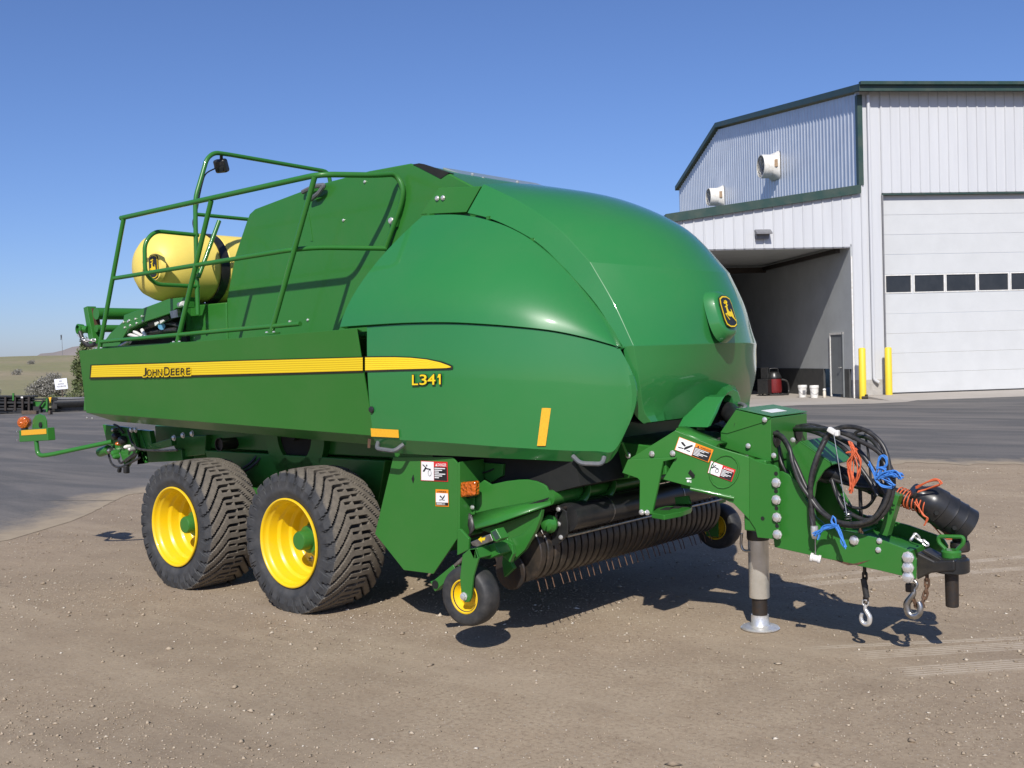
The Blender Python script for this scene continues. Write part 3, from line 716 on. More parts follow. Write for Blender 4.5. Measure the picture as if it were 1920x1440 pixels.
def strip(tops, bots, lift, name, mat, par, uv=False, fn=panel_point):
    t = [fn(a_, b_, lift) for a_, b_ in tops]; b = [fn(a_, b_, lift) for a_, b_ in bots]
    mb = MB(); mb.grid([b, t]); o = mb.obj(name, mat, par, smooth=0)
    me = o.data
    if uv:
        ul = me.uv_layers.new(name='UVMap'); n_ = len(t)
        for lp in me.loops:
            i = lp.vertex_index; ul.data[lp.index].uv = ((i % n_)/(n_-1), 1.0 if i >= n_ else 0.0)
    return o
tp = [(172, 685.5), (300, 681.8), (420, 677.6), (550, 673.9), (680, 670.3)]; bt_ = [(170, 707.5), (300, 705.0), (420, 702.0), (550, 698.7), (680, 695.0)]
off = lambda l, dy, dx0=0, dx1=0: [(a_+(dx0 if i == 0 else dx1 if i == len(l)-1 else 0), b_+dy) for i, (a_, b_) in enumerate(l)]
strip(off(tp, -1.6, -2.5, 1), off(bt_, 3.4, -2.5, 1), .007, 'stripe_border', 'decal_black', sp_)
strip(tp, bt_, .0115, 'stripe', 'stripe_print', sp_, uv=True)
# maker's name on the stripe
def lettering(items, O, U, W_, nm, mat, par, off_=0, bold=0, n_=V((0, -1, 0)), lift=0):
    mb = MB()
    for body, x, y, wd, ht in items: text_on(mb, body, O+U*x+W_*y+n_*lift, U, W_, wd, ht, off_, bold)
    mb.obj(nm, mat, par, smooth=0)
O = panel_point(269, 705.2, .014); U = (panel_point(359, 702.2, .014)-O); LW = U.length; U.normalize()
W_ = (panel_point(269, 690, .014)-O); W_.normalize(); H1 = (panel_point(315, 687.2, .014)-panel_point(315, 703, .014)).length; H2 = H1*.80
it = [('J', 0, 0, LW*.075, H1), ('O', LW*.085, 0, LW*.10, H2), ('H', LW*.21, 0, LW*.085, H2), ('N', LW*.318, 0, LW*.092, H2), ('D', LW*.455, 0, LW*.112, H1), ('E', LW*.592, 0, LW*.078, H2), ('E', LW*.692, 0, LW*.078, H2), ('R', LW*.795, 0, LW*.088, H2), ('E', LW*.905, 0, LW*.078, H2)]
it2 = [(b_, x, y-H1*.10, wd, h_) for b_, x, y, wd, h_ in it]
lettering(it2, O, U, W_, 'name_outline', 'decal_yellow', sp_, .07, 0, lift=.001)
lettering(it, O, U, W_, 'name_letters', 'decal_black', sp_, 0, .004, lift=.005)
for q in ((163.5, 783), (173.5, 784)): bolt(P(*q, y=-1.232), V((0, -.7, -.7)), .009)
mb = MB(); mb.add([panel_point(683, 817, .004)+V((0, .03, -.02)), panel_point(689, 817, .004)+V((0, .03, -.02)), P(694, 840, y=-1.252), P(689, 840, y=-1.252)], [(0, 1, 2, 3)]); mb.obj('rust_patch', 'rust_shade_steel', sp_, smooth=0)
# ---- front side doors
ytab = [(.5, -1.335), (.80, -1.335), (1.2, -1.318), (1.6, -1.262), (1.95, -1.135), (2.2, -.985), (2.36, -.86), (2.45, -.77)]
YS = [(a_/100, smooth_interp(ytab, a_/100)) for a_ in range(50, 246, 3)]
def yd(x): return interp(YS, x)
def dp(px, py, lift=0, dyy=0):
    """point of a pixel on the curved lower door"""
    y = -1.3
    for _ in range(25):
        p = P(px, py, y=y); y = .5*y+.5*(yd(p.x)+dyy-lift)
    return P(px, py, y=y)
topl = [(688, 613), (760, 608), (840, 607), (920, 611), (1000, 618), (1050, 625), (1100, 636), (1140, 647), (1163, 655)]
crs = [(700, 822), (770, 826), (850, 831), (930, 837), (1010, 842), (1070, 845), (1120, 846), (1150, 846), (1172, 812)]
botl = [(716, 848), (780, 852), (850, 855), (930, 859), (1000, 862), (1060, 865), (1105, 867), (1138, 868), (1158, 846)]
def dense(l, n_=5): return [(p.x, p.y) for p in spline([V((a_, b_, 0)) for a_, b_ in l], n_)]
T_, K_, L_ = dense(topl), dense(crs), dense(botl)
rows = []
rows.append([dp(a_, b_)+V((0, .05, .012)) for a_, b_ in T_])
rows.append([dp(a_, b_) for a_, b_ in T_])
NR = 10
for r_ in range(1, NR+1):
    t = r_/NR; row = []
    for (a0, b0), (a1, b1) in zip(T_, K_):
        tt = t; u = (a0-688)/475
        px = lerp(a0, a1, tt) + (26*math.sin(math.pi*tt)*max(0, u-.0)**4) - 4*math.sin(math.pi*tt)*(1-u)**6
        row.append(dp(px, lerp(b0, b1, tt), .012*math.sin(math.pi*t)))
    rows.append(row)
rows.append([dp(a_, b_, 0, .075) for a_, b_ in L_]); rows.append([dp(a_, b_, 0, .12)+V((0, 0, .01)) for a_, b_ in L_])
mb = MB(); mb.grid(rows); dr, far_door = mpart(mb, 'side_door', 'green_gloss', solid=.012, bevel=.007, seg=3, bang=14, smooth=40)
for v_ in far_door.data.vertices:
    if v_.co.x > 1.6: v_.co.x -= .16*(v_.co.x-1.6)/.8; v_.co.y -= .05*(v_.co.x-1.6)/.8
tp = [(684.5, 670.2), (712, 669.9), (740, 669.8), (770, 670.9), (800, 674), (825, 679.5), (840, 685), (846, 688)]
bt_ = [(684.5, 694.5), (712, 693.7), (740, 692.8), (770, 692.0), (800, 691.2), (825, 690.5), (838, 690), (844, 689)]
strip([(a_+(3 if i > 4 else 0), b_-2.0) for i, (a_, b_) in enumerate(tp)], [(a_+(5 if i > 5 else 0), b_+3.2) for i, (a_, b_) in enumerate(bt_)], .017, 'stripe_border', 'decal_black', dr, fn=dp)
strip(tp, bt_, .0205, 'stripe', 'stripe_print', dr, uv=True, fn=dp)
O = dp(774, 722, .022); U = dp(830, 720.5, .022)-O; LW = U.length; U.normalize(); W_ = dp(774, 703, .022)-O; HH = W_.length; W_.normalize()
it = [('L', 0, 0, LW*.20, HH), ('3', LW*.255, 0, LW*.235, HH), ('4', LW*.52, 0, LW*.26, HH), ('1', LW*.83, 0, LW*.12, HH)]
one = [(.02, .66), (.40, 1.0), (1.0, 1.0), (1.0, 0), (.55, 0), (.55, .66)]
def digit_one(nm, mat, lift, grow):
    mb = MB(); n_ = V((0, -1, 0)); c_ = (.62, .55)
    mb.add([O+U*(LW*.84+LW*.115*(c_[0]+(a_-c_[0])*(1+grow*1.5)))+W_*(HH*(c_[1]+(b_-c_[1])*(1+grow*.35)))+n_*lift for a_, b_ in one], [list(range(6))]); mb.obj(nm, mat, dr, smooth=0)
it = it[:3]
digit_one('number_outline', 'decal_black', .003, .35); digit_one('number', 'decal_yellow', .006, 0)
lettering(it, O, U, W_, 'number_outline', 'decal_black', dr, .04, .008, lift=.003); lettering(it, O, U, W_, 'number', 'decal_yellow', dr, .0, .006, lift=.006)
strip([(695, 803), (720, 804.5), (747, 806)], [(696, 818.5), (721, 819.5), (748, 821)], .014, 'reflector', 'amber_tape', dr, fn=dp)
strip([(1016, 765), (1025, 765), (1033, 765.5)], [(1007, 836), (1015, 836), (1023, 836)], .012, 'reflector', 'amber_tape', dr, fn=dp)
mb = MB(); c = dp(697.5, 768, .010); mb.lathe([(.02, 0), (.022, .006), (.018, .014), (.005, .016)], c, NY, 14); part(mb, 'latch', 'black_plastic', dr)
for q in (((709, 829), (706, 841), (740, 846), (757, 833)), ((1074, 855), (1088, 869), (1129, 870), (1133, 857))):
    pts = [dp(a_, b_, -.02 if i in (0, 3) else .02) for i, (a_, b_) in enumerate(q)]
    mb = MB(); mb.tube(fillet(pts, .03, 4), .014, 8); part(mb, 'door_handle', 'grey_handle', dr)
# ---- upper side cowls (separate sheet above the ledge)
Bl = [(637, 613), (690, 609), (760, 605), (840, 604), (920, 608), (1000, 615), (1050, 622), (1100, 633), (1140, 644), (1160, 650)]
Tl = [(792, 405), (825, 402.5), (862, 403), (905, 410), (955, 427), (1005, 457), (1058, 506), (1108, 566), (1145, 617), (1163, 648)]
Ty = [-.835, -.815, -.80, -.80, -.80, -.805, -.807, -.805, -.795, -.78]
Bd, Td = dense(Bl), dense(Tl); Tyd = [p.y for p in spline([V((i, v, 0)) for i, v in enumerate(Ty)], 5)]
rows = []; NR = 12
bo = [dp(a_, b_, .018) for a_, b_ in Bd]; to = [P(a_, b_, y=v) for (a_, b_), v in zip(Td, Tyd)]
rows.append([p+V((0, .045, -.012)) for p in bo])
for r_ in range(NR+1):
    t = r_/NR; row = []
    for i, (b_, c_) in enumerate(zip(bo, to)):
        u = i/(len(bo)-1); p = b_.lerp(c_, t)
        p.y = lerp(b_.y, c_.y, t**1.7); p.x += .03*math.sin(math.pi*t)*u*(1-u)*2
        row.append(p)
    rows.append(row)
rows.append([p+V((0, .05, -.004)) for p in to])
mb = MB(); mb.grid(rows); mpart(mb, 'upper_cowl', 'green_gloss', solid=.010, bevel=.006, seg=3, bang=20, smooth=40)
for q, y in (((808, 404), -.93), ((919, 409), -.93), ((1002, 450), -.925)):
    mb = MB(); mb.box(P(*q, y=y+.16), (.022, .05, .022)); part(mb, 'cowl_bracket', 'green_paint', smooth=0)
# ---- front hood
Cr = [(906, 345, -.68), (975, 379, -.70), (1045, 427, -.72), (1106, 491, -.735), (1150, 567, -.742), (1188, 648, -.748), (1199, 715, -.712), (1207, 768, -.652), (1222, 792, -.602)]
Sm = [(876, 399, -.78), (930, 414, -.785), (1004, 453, -.785), (1062, 507, -.787), (1118, 572, -.78), (1167, 650, -.767), (1181, 725, -.732), (1187, 772, -.672), (1205, 794, -.622)]
bow = [.05, .22, .37, .42, .335, .21, .14, .07, -.01]
crown = [.045, .07, .03, -.06, -.02, 0, 0, 0, 0]
def hood_rows(n_=16):
    rows = []
    for (cx, cy, cyy), (sx_, sy_, syy), b_, k0 in zip(Cr, Sm, bow, crown):
        c_ = P(cx, cy, y=cyy); s_ = P(sx_, sy_, y=syy); row = [s_+V((0, .03, -.01)), s_]
        for k in range(n_+1):
            v = -1+2*k/n_; row.append(V((c_.x+b_*(1-abs(v)**2.1), -cyy*v, c_.z+k0*(1-abs(v)**2.1))))
        row += [V((s_.x, -s_.y, s_.z)), V((s_.x, -s_.y-.03, s_.z-.01))]
        rows.append(row)
    return rows
hr = hood_rows(); fine = []
for i in range(len(hr)-1):
    k_ = 5
    for j in range(k_):
        t = j/k_; r_ = []
        for c_ in range(len(hr[0])):
            p0 = hr[max(i-1, 0)][c_]; p1 = hr[i][c_]; p2 = hr[i+1][c_]; p3 = hr[min(i+2, len(hr)-1)][c_]
            # keep the folds at rows 3 and 5 crisp
            if i in (3, 5): p0 = p1-(p2-p1)
            if i+1 in (3, 5): p3 = p2+(p2-p1)
            r_.append(.5*((2*p1)+(p2-p0)*t+(2*p0-5*p1+4*p2-p3)*t*t+(3*p1-p0-3*p2+p3)*t**3))
        fine.append(r_)
fine.append(hr[-1])
mb = MB(); mb.grid(fine)
# opening for the drive shaft: leave out lower centre faces
hood = part(mb, 'front_hood', 'green_gloss', solid=.014, bevel=.012, seg=3, bang=9, smooth=35)
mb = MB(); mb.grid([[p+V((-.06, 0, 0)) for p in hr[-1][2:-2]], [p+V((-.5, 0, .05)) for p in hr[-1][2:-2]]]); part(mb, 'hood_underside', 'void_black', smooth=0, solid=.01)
# raised badge with the leaping deer
ec = P(1359, 585, x=2.705); HN = V((.96, 0, .28)).normalized(); HV = V((-.28, 0, .96)).normalized(); HU = V((0, 1, 0))
DEER = [(445, 515), (490, 490), (530, 470), (550, 465), (545, 485), (520, 510), (525, 560), (545, 615), (570, 640), (620, 645), (650, 640), (640, 600), (620, 570), (650, 590), (670, 650), (690, 700), (720, 800), (770, 860), (790, 910), (770, 890), (720, 840), (670, 800), (630, 760), (575, 770), (520, 750), (480, 720), (455, 705), (470, 740), (520, 800), (555, 850), (535, 850), (490, 790), (445, 730), (425, 700), (440, 685), (485, 680), (500, 660), (490, 600), (485, 545), (465, 540), (445, 530)]
ANT = [[(502, 485), (512, 430), (488, 350)], [(510, 435), (470, 435), (445, 355)], [(480, 436), (440, 440), (418, 400)], [(505, 440), (530, 400), (505, 360)]]
def dn(x, y):      # zoomed-photo pixel -> badge coordinates -1..1
    v = (y-330)/(940-330); l = lerp(315, 437, v); r_ = lerp(678, 802, v)
    return ((x-l)/(r_-l)*2-1, 1-v*2)
def badge(c, U, W_, N, w_, h_, par, plate='decal_black'):
    def oct_(sc): return [c+U*(x*w_*sc)+W_*(y*h_*sc+ (.0)) for x, y in ((-.86, 1.0), (-.35, 1.17), (.35, 1.17), (.86, 1.0), (1.0, .6), (1.0, -.6), (.86, -1.0), (.35, -1.17), (-.35, -1.17), (-.86, -1.0), (-1.0, -.6), (-1.0, .6))]
    mb = MB(); mb.prism(oct_(1.06), N*.006); b_ = mb.obj('badge', plate, par, smooth=0)
    mb = MB(); mb.prism([p+N*.0065 for p in oct_(1.0)], N*.002); mb.obj('badge_rim', 'decal_yellow', b_, smooth=0)
    mb = MB(); mb.prism([p+N*.0085 for p in oct_(.91)], N*.002); mb.obj('badge_field', plate, b_, smooth=0)
    mb = MB(); f_ = lambda q: c+U*(dn(*q)[0]*w_*.92)+W_*(dn(*q)[1]*h_*.92)+N*.0106
    mb.prism([f_(q) for q in DEER], N*.002); 
    for st in ANT: mb.tube([f_(q)+N*.001 for q in st], [w_*.05, w_*.045, w_*.02], 5)
    mb.obj('badge_deer', 'decal_yellow', b_, smooth=0)
rows = []
for sc, hgt in ((1.62, -.03), (1.38, .026), (1.2, .040), (.6, .040), (.0, .040)):
    rows.append([ec+HU*(math.copysign(abs(math.cos(a_))**.75, math.cos(a_))*.075*sc)+HV*(math.copysign(abs(math.sin(a_))**.75, math.sin(a_))*.104*sc-.01)+HN*(hgt-.03) for a_ in [2*math.pi*k/28 for k in range(29)]])
mb = MB(); mb.grid(rows); part(mb, 'badge_pad', 'green_gloss', hood, smooth=50)
badge(ec+HN*.016-HV*.005, HU, HV, HN, .068, .084, hood)
# shaft shroud under the hood
sc_ = P(1358, 770, x=2.64)
outer = [(1312, 801), (1326, 772), (1337, 742), (1350, 722), (1363, 716), (1376, 720), (1382, 733), (1384, 752), (1383, 775)]
inner = [(1326, 801), (1338, 778), (1347, 757), (1356, 744), (1365, 740), (1372, 744), (1375, 754), (1377, 765), (1377, 780)]
mb = MB(); o1 = [P(*q, x=2.53) for q in outer]; o2 = [P(*q, x=2.67) for q in inner]; o3 = [p+V((-.2, 0, 0)) for p in o2]
mb.grid([[p+V((-.1, 0, 0)) for p in o1], o1, [a_.lerp(b_, .75)+V((.04, 0, .012)) for a_, b_ in zip(o1, o2)], o2, o3]); part(mb, 'shaft_shroud', 'green_gloss', hood, smooth=35, bevel=.006, bang=20)
mb = MB(); mb.prism([P(*q, x=2.60) for q in inner], V((-.01, 0, 0))); part(mb, 'shroud_opening', 'void_black', hood, smooth=0)
mb = MB(); mb.cyl(P(1362, 768, x=2.60), P(1395, 800, x=2.86), .062, 20); part(mb, 'drive_tube', 'black_plastic')
mb = MB(); mb.tube(fillet([P(1378, 757, y=.12), P(1392, 757, y=.05), P(1399, 763, y=.0), P(1392, 768, y=-.02), P(1374, 768, y=-.02)], .04), .012, 8); part(mb, 'hood_handle', 'grey_handle')
# ---- wheels
def tyre_mesh(Rt=.505, half=.25, rim=.302, N=30):
    na, prof = 720, []
    # profile from inner bead (far) over tread to outer bead (near): list of (v, radius, depthweight)
    pr = []
    for k in range(9): t = k/8; pr.append((-half*(.86+.14*math.sin(math.pi*t*.5)) if t < .5 else -half*lerp(.959, .985, (t-.5)*2), lerp(rim, Rt-.075, t), 0, 0))
    side_n = len(pr)
    for k in range(45):
        v = -1+2*k/44; y = v*half*.985; sag = .022*abs(v)**2.6+ (.055*max(0, (abs(v)-.90)/.10)**1.5)
        pr.append((y, Rt-sag, 1, v))
    for k in range(9): t = 1-k/8; pr.append((half*(.86+.14*math.sin(math.pi*t*.5)) if t < .5 else half*lerp(.959, .985, (t-.5)*2), lerp(rim, Rt-.075, t), 0, 0))
    vs = []; M = len(pr)
    for i in range(na):
        a_ = 2*math.pi*i/na
        for (y, r, tw, v) in pr:
            rr = r
            if tw:
                av = abs(v); sgn = -1 if v < 0 else 1
                if av > .30: sh = .50*(1-av)/(.70)*.95
                else: sh = .475+.0*(.30-av)
                ph = ((a_-sh*.95)*N/(2*math.pi)+(.5 if v > 0 else 0)) % 1
                gw = .25 if av > .34 else .22
                g = 0
                if ph < gw: g = 1
                if av < .04: g = max(g, 0)
                ph2 = (ph+.42) % 1
                if .08 < av < .28 and ph2 < .15: g = .9
                dep = .040 if av < .86 else .030
                rr = r-dep*g
                if av > .93 and g: y = y*(1-.03*g)
            else:
                # shoulder scallops running down the sidewall
                f_ = max(0, (r-(Rt-.13))/.055); f_ = min(1, f_)
                ph = ((a_)*N/(2*math.pi)+(.5 if y > 0 else 0)) % 1
                if f_ > 0: y = y*(1-.045*f_*(1 if ph < .34 else 0))
                if abs(r-(rim+.055)) < .012: y *= 1.012
            x_, z_ = rr*math.cos(a_), rr*math.sin(a_)
            if z_ < -.478: z_ = -.478; y *= 1.01
            vs.append((x_, y, z_))
    fs = [(i*M+j, i*M+j+1, ((i+1) % na)*M+j+1, ((i+1) % na)*M+j) for i in range(na) for j in range(M-1)]
    me = bpy.data.meshes.new('tyre'); me.from_pydata(vs, [], fs); me.update()
    me.materials.append(MT['tyre_rubber']); me.shade_smooth(); me.set_sharp_from_angle(angle=math.radians(38)); return me
TY = tyre_mesh()
def lathe_mesh(name, prof, mat, n=48, axis=(0, -1, 0), sm=35, c0=True, closed=False):
    mb = MB(); mb.lathe(prof, (0, 0, 0), axis, n, c0=c0, closed=closed); o = mb.obj(name, mat, None, smooth=sm); me = o.data; bpy.data.objects.remove(o); return me
# rim: deep dish open towards the near side (-y)
RIM = lathe_mesh('rim', [(.308, .222), (.310, .230), (.308, .236), (.300, .239), (.292, .234), (.288, .222), (.286, .205), (.276, .196), (.270, .186), (.268, .125), (.264, .117), (.252, .108), (.248, .098), (.246, .040), (.242, .032), (.230, .024), (.226, .014), (.224, -.03), (.216, -.042), (.200, -.05), (.11, -.058), (.02, -.058)], 'yellow_paint', 64, sm=50, c0=False)
RIMB = lathe_mesh('rim_back', [(.300, -.236), (.29, -.22), (.262, -.12), (.255, -.10), (.02, -.10)], 'yellow_paint', 48, c0=False)
HUB = lathe_mesh('hub', [(.135, -.06), (.135, -.022), (.12, -.016), (.088, -.010), (.083, .035), (.096, .038), (.096, .056), (.070, .060), (.067, .130), (.060, .142), (.02, .145)], 'green_paint', 28)
NUT = lathe_mesh('lug_nut', [(.012, 0), (.012, .016), (.006, .028), (.002, .03)], 'zinc', 6)
VALVE = lathe_mesh('valve_plate', [(.022, 0), (.022, .006), (.012, .01), (.008, .03)], 'steel', 10)
def inst(me, name, par, loc, rot=(0, 0, 0)):
    o = bpy.data.objects.new(name, me); COL.objects.link(o); o.location = loc; o.rotation_euler = rot; setparent(o, par); return o
for x in (0.0, -1.402):
    for s in (-1, 1):
        c = V((x, s*1.135, .48)); rz = 0 if s < 0 else math.pi
        wh = inst(RIM, 'wheel', bal, c, (0, 0, rz))
        def sub(me, name, off_=(0, 0, 0), ry=0):
            o = bpy.data.objects.new(name, me); COL.objects.link(o); o.parent = wh; o.location = off_; o.rotation_euler = (0, ry, 0); return o
        sub(TY, 'tyre', (0, 0, 0)); sub(HUB, 'hub'); sub(RIMB, 'rim_back')
        for k in range(8):
            an = 2*math.pi*(k+.3)/8; sub(NUT, 'lug_nut', (.112*math.cos(an), .016, .112*math.sin(an)))
        for an in (2.2, 4.1, 5.6): sub(VALVE, 'valve_plate', (.185*math.cos(an), .052, .2*math.sin(an)))
# ---- railing
def tubepart(path, r, name, mat='green_paint', n=10, par=None, fil=0):
    mb = MB(); mb.tube(fillet(path, fil) if fil else path, r, n); return part(mb, name, mat, par, smooth=50)
RY = -1.3
z_top = .0
rail = tubepart([P(227, 409, y=RY), P(598, 327, y=RY), V((.50, -.90, 2.975)), P(742, 326, y=-.72), P(757, 352, y=-.70), P(752, 385, y=-.695), P(722, 468, y=-.70)], .0195, 'top_rail', fil=.11)
tubepart([P(214, 522, y=RY), P(548, 468, y=RY), P(600, 464, y=-1.12), P(724, 466, y=-.70)], .017, 'mid_rail', fil=.1)
tubepart([P(188, 641, y=RY), P(563, 607, y=RY)], .017, 'toe_rail')
for b_, t_ in (((187, 652), (232, 410)), ((333, 640), (396, 376)), ((509, 622), (590, 332))):
    tubepart([P(*b_, y=RY), P(*t_, y=RY)], .0185, 'rail_post')
    mb = MB(); q = P(*b_, y=RY); mb.box(q+V((0, 0, -.012)), (.12, .06, .012)); part(mb, 'post_foot', smooth=0)
    bolt(q+V((-.04, -.01, -.006)), (0, 0, 1), .01); bolt(q+V((.04, -.01, -.006)), (0, 0, 1), .01)
mb = MB(); flat([(745, 345), (757, 348), (758, 372), (744, 425), (738, 425), (748, 370)], -.69, .02, mb); part(mb, 'rail_bracket', smooth=0)
# gate and hoop at the rear end of the walkway
HX = -1.813
tubepart([P(371, 590, x=HX), P(367, 440, x=HX), P(366, 372, x=HX), P(388, 297, x=HX), P(402, 286, x=HX), P(425, 289, x=HX), P(616, 322, x=HX), V((HX, .68, 3.2)), V((HX, .78, 2.2))], .019, 'rear_hoop', fil=.07)
tubepart([P(372, 441, x=HX), P(290, 433, x=HX), P(271, 455, x=HX), P(272, 512, x=HX), P(292, 533, x=HX), P(373, 537, x=HX)], .017, 'gate_loop', fil=.08)
tubepart([P(369, 402, x=HX), V((HX, .70, P(369, 402, x=HX).z))], .016, 'cross_rail')
tubepart([P(411, 414, x=HX+.05), P(372, 520, x=HX+.05)], .018, 'rail_brace')
# work lamp and its cable on the hoop
q = P(415, 311, x=HX-.06); ql = V((.30, -.75, -.35)).normalized()
Rm = ql.to_track_quat('Z', 'Y').to_matrix()
mb = MB(); mb.box(q, (.115, .115, .07), Rm); wl_ = part(mb, 'work_lamp', 'black_plastic', bevel=.02, seg=3)
mb = MB(); mb.cyl(q+ql*.036, q+ql*.042, .046, 18); part(mb, 'lamp_lens', 'glass_dark', wl_)
mb = MB(); mb.cyl(q, P(415, 290, x=HX), .014, 8); part(mb, 'lamp_bracket', 'black_plastic', wl_)
tubepart(spline([P(403, 316, x=HX-.05), P(386, 326, x=HX), P(379, 345, x=HX-.02), P(373, 372, x=HX-.03), P(369, 395, x=HX-.02), P(362, 415, x=HX-.03), P(364, 430, x=HX-.02), P(368, 447, x=HX-.02)], 6), .006, 'lamp_cable', 'hose_rubber', 6)
# ---- yellow tank across the machine
TX, TZ, TR = -2.37, 2.575, .315
pr = [(.02, -1.0), (.10, -.995), (.19, -.965), (.255, -.91), (.295, -.82), (TR, -.70), (TR, -.42), (TR-.012, -.41), (TR-.012, -.31), (TR, -.30), (TR, .15), (TR-.012, .16), (TR-.012, .27), (TR, .28), (TR, .62), (.29, .74), (.22, .84), (.05, .88)]
mb = MB(); mb.lathe(pr, (TX, 0, TZ), (0, 1, 0), 40)
mb.v = [V((v.x, v.y, TZ+(v.z-TZ)*(1.0 if v.z > TZ else .97))) for v in mb.v]
tank = part(mb, 'tank', 'tank_yellow', smooth=45)
for y in (-.36, .215):
    mb = MB(); mb.lathe([(TR-.01, -.04), (TR+.006, -.04), (TR+.006, .04), (TR-.01, .04)], (TX, y, TZ), (0, 1, 0), 40, closed=True); part(mb, 'strap', 'black_plastic', tank)
bc = P(289, 500, y=-1.003); mb = MB(); mb.lathe([(.13, .02), (.115, -.012), (.02, -.012)], bc+V((0, .012, 0)), (0, 1, 0), 24); part(mb, 'badge_boss', 'tank_yellow', tank)
badge(bc+V((0, -.001, 0)), V((1, 0, 0)), V((0, 0, 1)), NY, .066, .082, tank)
mb = MB(); mb.box((TX, -.1, 2.21), (.42, 1.3, .09)); mb.box((TX-.2, -.1, 2.12), (.05, 1.2, .2)); mb.box((TX+.2, -.1, 2.12), (.05, 1.2, .2)); part(mb, 'tank_cradle', smooth=0)
# ---- knotter arm and stuff behind it
ARM = [(346, 557), (316, 560), (232, 591), (231, 602), (206, 625), (188, 650), (196, 662), (222, 655), (226, 640), (240, 617), (270, 604), (318, 588), (330, 578), (346, 577)]
mb = MB(); flat(ARM, -.9, .10, mb); arm = part(mb, 'knotter_arm', bevel=.006)
for q in ((242, 601), (254, 598), (266, 593), (232, 604), (234, 614), (244, 610), (256, 606), (268, 602), (240, 603)): bolt(P(*q, y=-.902), NY, .009, arm)
mb = MB(); flat([(318, 584), (332, 580), (334, 594), (321, 597)], -.905, .03, mb); part(mb, 'spring_pack', 'steel', smooth=0)
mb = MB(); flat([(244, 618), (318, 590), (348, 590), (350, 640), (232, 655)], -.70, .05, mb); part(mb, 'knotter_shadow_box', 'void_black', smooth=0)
for q in (((240, 627), (262, 632)), ((252, 622), (270, 632)), ((266, 618), (274, 632))):
    tubepart([P(*q[0], y=-.86), P(*q[1], y=-.86)], .016, 'grease_fitting', 'white_plastic', 8)
for q in ((295, 605), (305, 601)):
    mb = MB(); mb.box(P(*q, y=-.86), (.06, .02, .035), Matrix.Rotation(-.35, 3, 'Y')); part(mb, 'valve_tag', 'white_plastic', smooth=0)
mb = MB(); mb.tube([P(283, 607, y=-.84), P(322, 592, y=-.84)], .035, 8); part(mb, 'valve_bank', 'black_plastic')
mb = MB(); mb.cyl(P(303, 612, y=-.84), P(303, 612, y=-.80), .03, 12); part(mb, 'port_cap', 'blue_plastic')
tubepart(spline([P(262, 620, y=-.8), P(285, 612, y=-.8), P(315, 606, y=-.8), P(340, 612, y=-.8)], 6), .02, 'hose', 'hose_rubber', 8)
tubepart(spline([P(250, 632, y=-.8), P(290, 622, y=-.8), P(335, 618, y=-.8)], 6), .022, 'hose', 'hose_rubber', 8)
mb = MB(); mb.cyl(P(336, 572, y=-.92), P(345, 569, y=-.92), .022, 10); part(mb, 'sensor', 'white_plastic')
tubepart([P(222, 652, y=-.95), P(243, 640, y=-.95)], .02, 'gas_strut', 'steel', 8)
# chute rollers folded up at the back
for py, r_, x1 in ((588, .056, 0), (616, .035, 0)):
    a_ = P(180, py, y=-.82); tubepart([a_, a_+V((0, 1.65, 0))], r_, 'chute_roller', n=18)
mb = MB(); X0 = P(180, 590, y=-.82).x
mb.prism([P(*q, y=-.84) for q in ((156, 577), (163, 574), (176, 645), (168, 650))], (0, .09, 0)); part(mb, 'chute_plate', bevel=.004)
mb = MB(); mb.prism([P(*q, y=-.80) for q in ((164, 577), (173, 578), (182, 643), (175, 646))], (0, .06, 0)); part(mb, 'chute_belt', 'rust_shade_steel', smooth=0)
mb = MB(); c = P(146, 617, y=-.9); mb.lathe([(.045, -.05), (.05, 0), (.038, .005), (.036, -.04), (.01, -.04)], c, NY, 18); mb.cyl(c+V((0, .03, 0)), P(165, 618, y=-.84), .035, 12); part(mb, 'chain_spool')
def chain(path, pitch, r, name, mat, par=None, w_=1.6):
    """real links, alternately turned, one part each"""
    pts = spline(path, 16); acc = [0]
    for a_, b_ in zip(pts, pts[1:]): acc.append(acc[-1]+(b_-a_).length)
    n_ = max(2, int(acc[-1]/pitch))
    for k in range(n_):
        s_ = (k+.5)*pitch; i = max(j for j in range(len(acc)) if acc[j] <= s_); i = min(i, len(pts)-2)
        t = (pts[i+1]-pts[i]).normalized(); c = pts[i].lerp(pts[i+1], (s_-acc[i])/max(1e-6, acc[i+1]-acc[i]))
        ref = V((0, 1, 0)) if abs(t.y) < .9 else V((1, 0, 0)); u = t.cross(ref).normalized(); v = t.cross(u)
        d_ = u if k % 2 else v; lp = []
        hl, hw = pitch*.68, r*w_
        for j in range(14):
            an = 2*math.pi*j/14; ca, sa = math.cos(an), math.sin(an)
            lp.append(c+t*(math.copysign(max(0, hl-hw), ca)+hw*ca)+d_*hw*sa)
        mb = MB(); mb.tube(lp, r, 6, closed=True); part(mb, name, mat, par, smooth=60)
chain([P(148, 628, y=-.92), P(158, 637, y=-.92), P(168, 638, y=-.90), P(180, 638, y=-.88)], .04, .007, 'chain_link', 'zinc')
tubepart(spline([P(150, 622, y=-.92), P(157, 640, y=-.92), P(168, 648, y=-.9), P(178, 645, y=-.88)], 6), .02, 'hose', 'hose_rubber', 8)
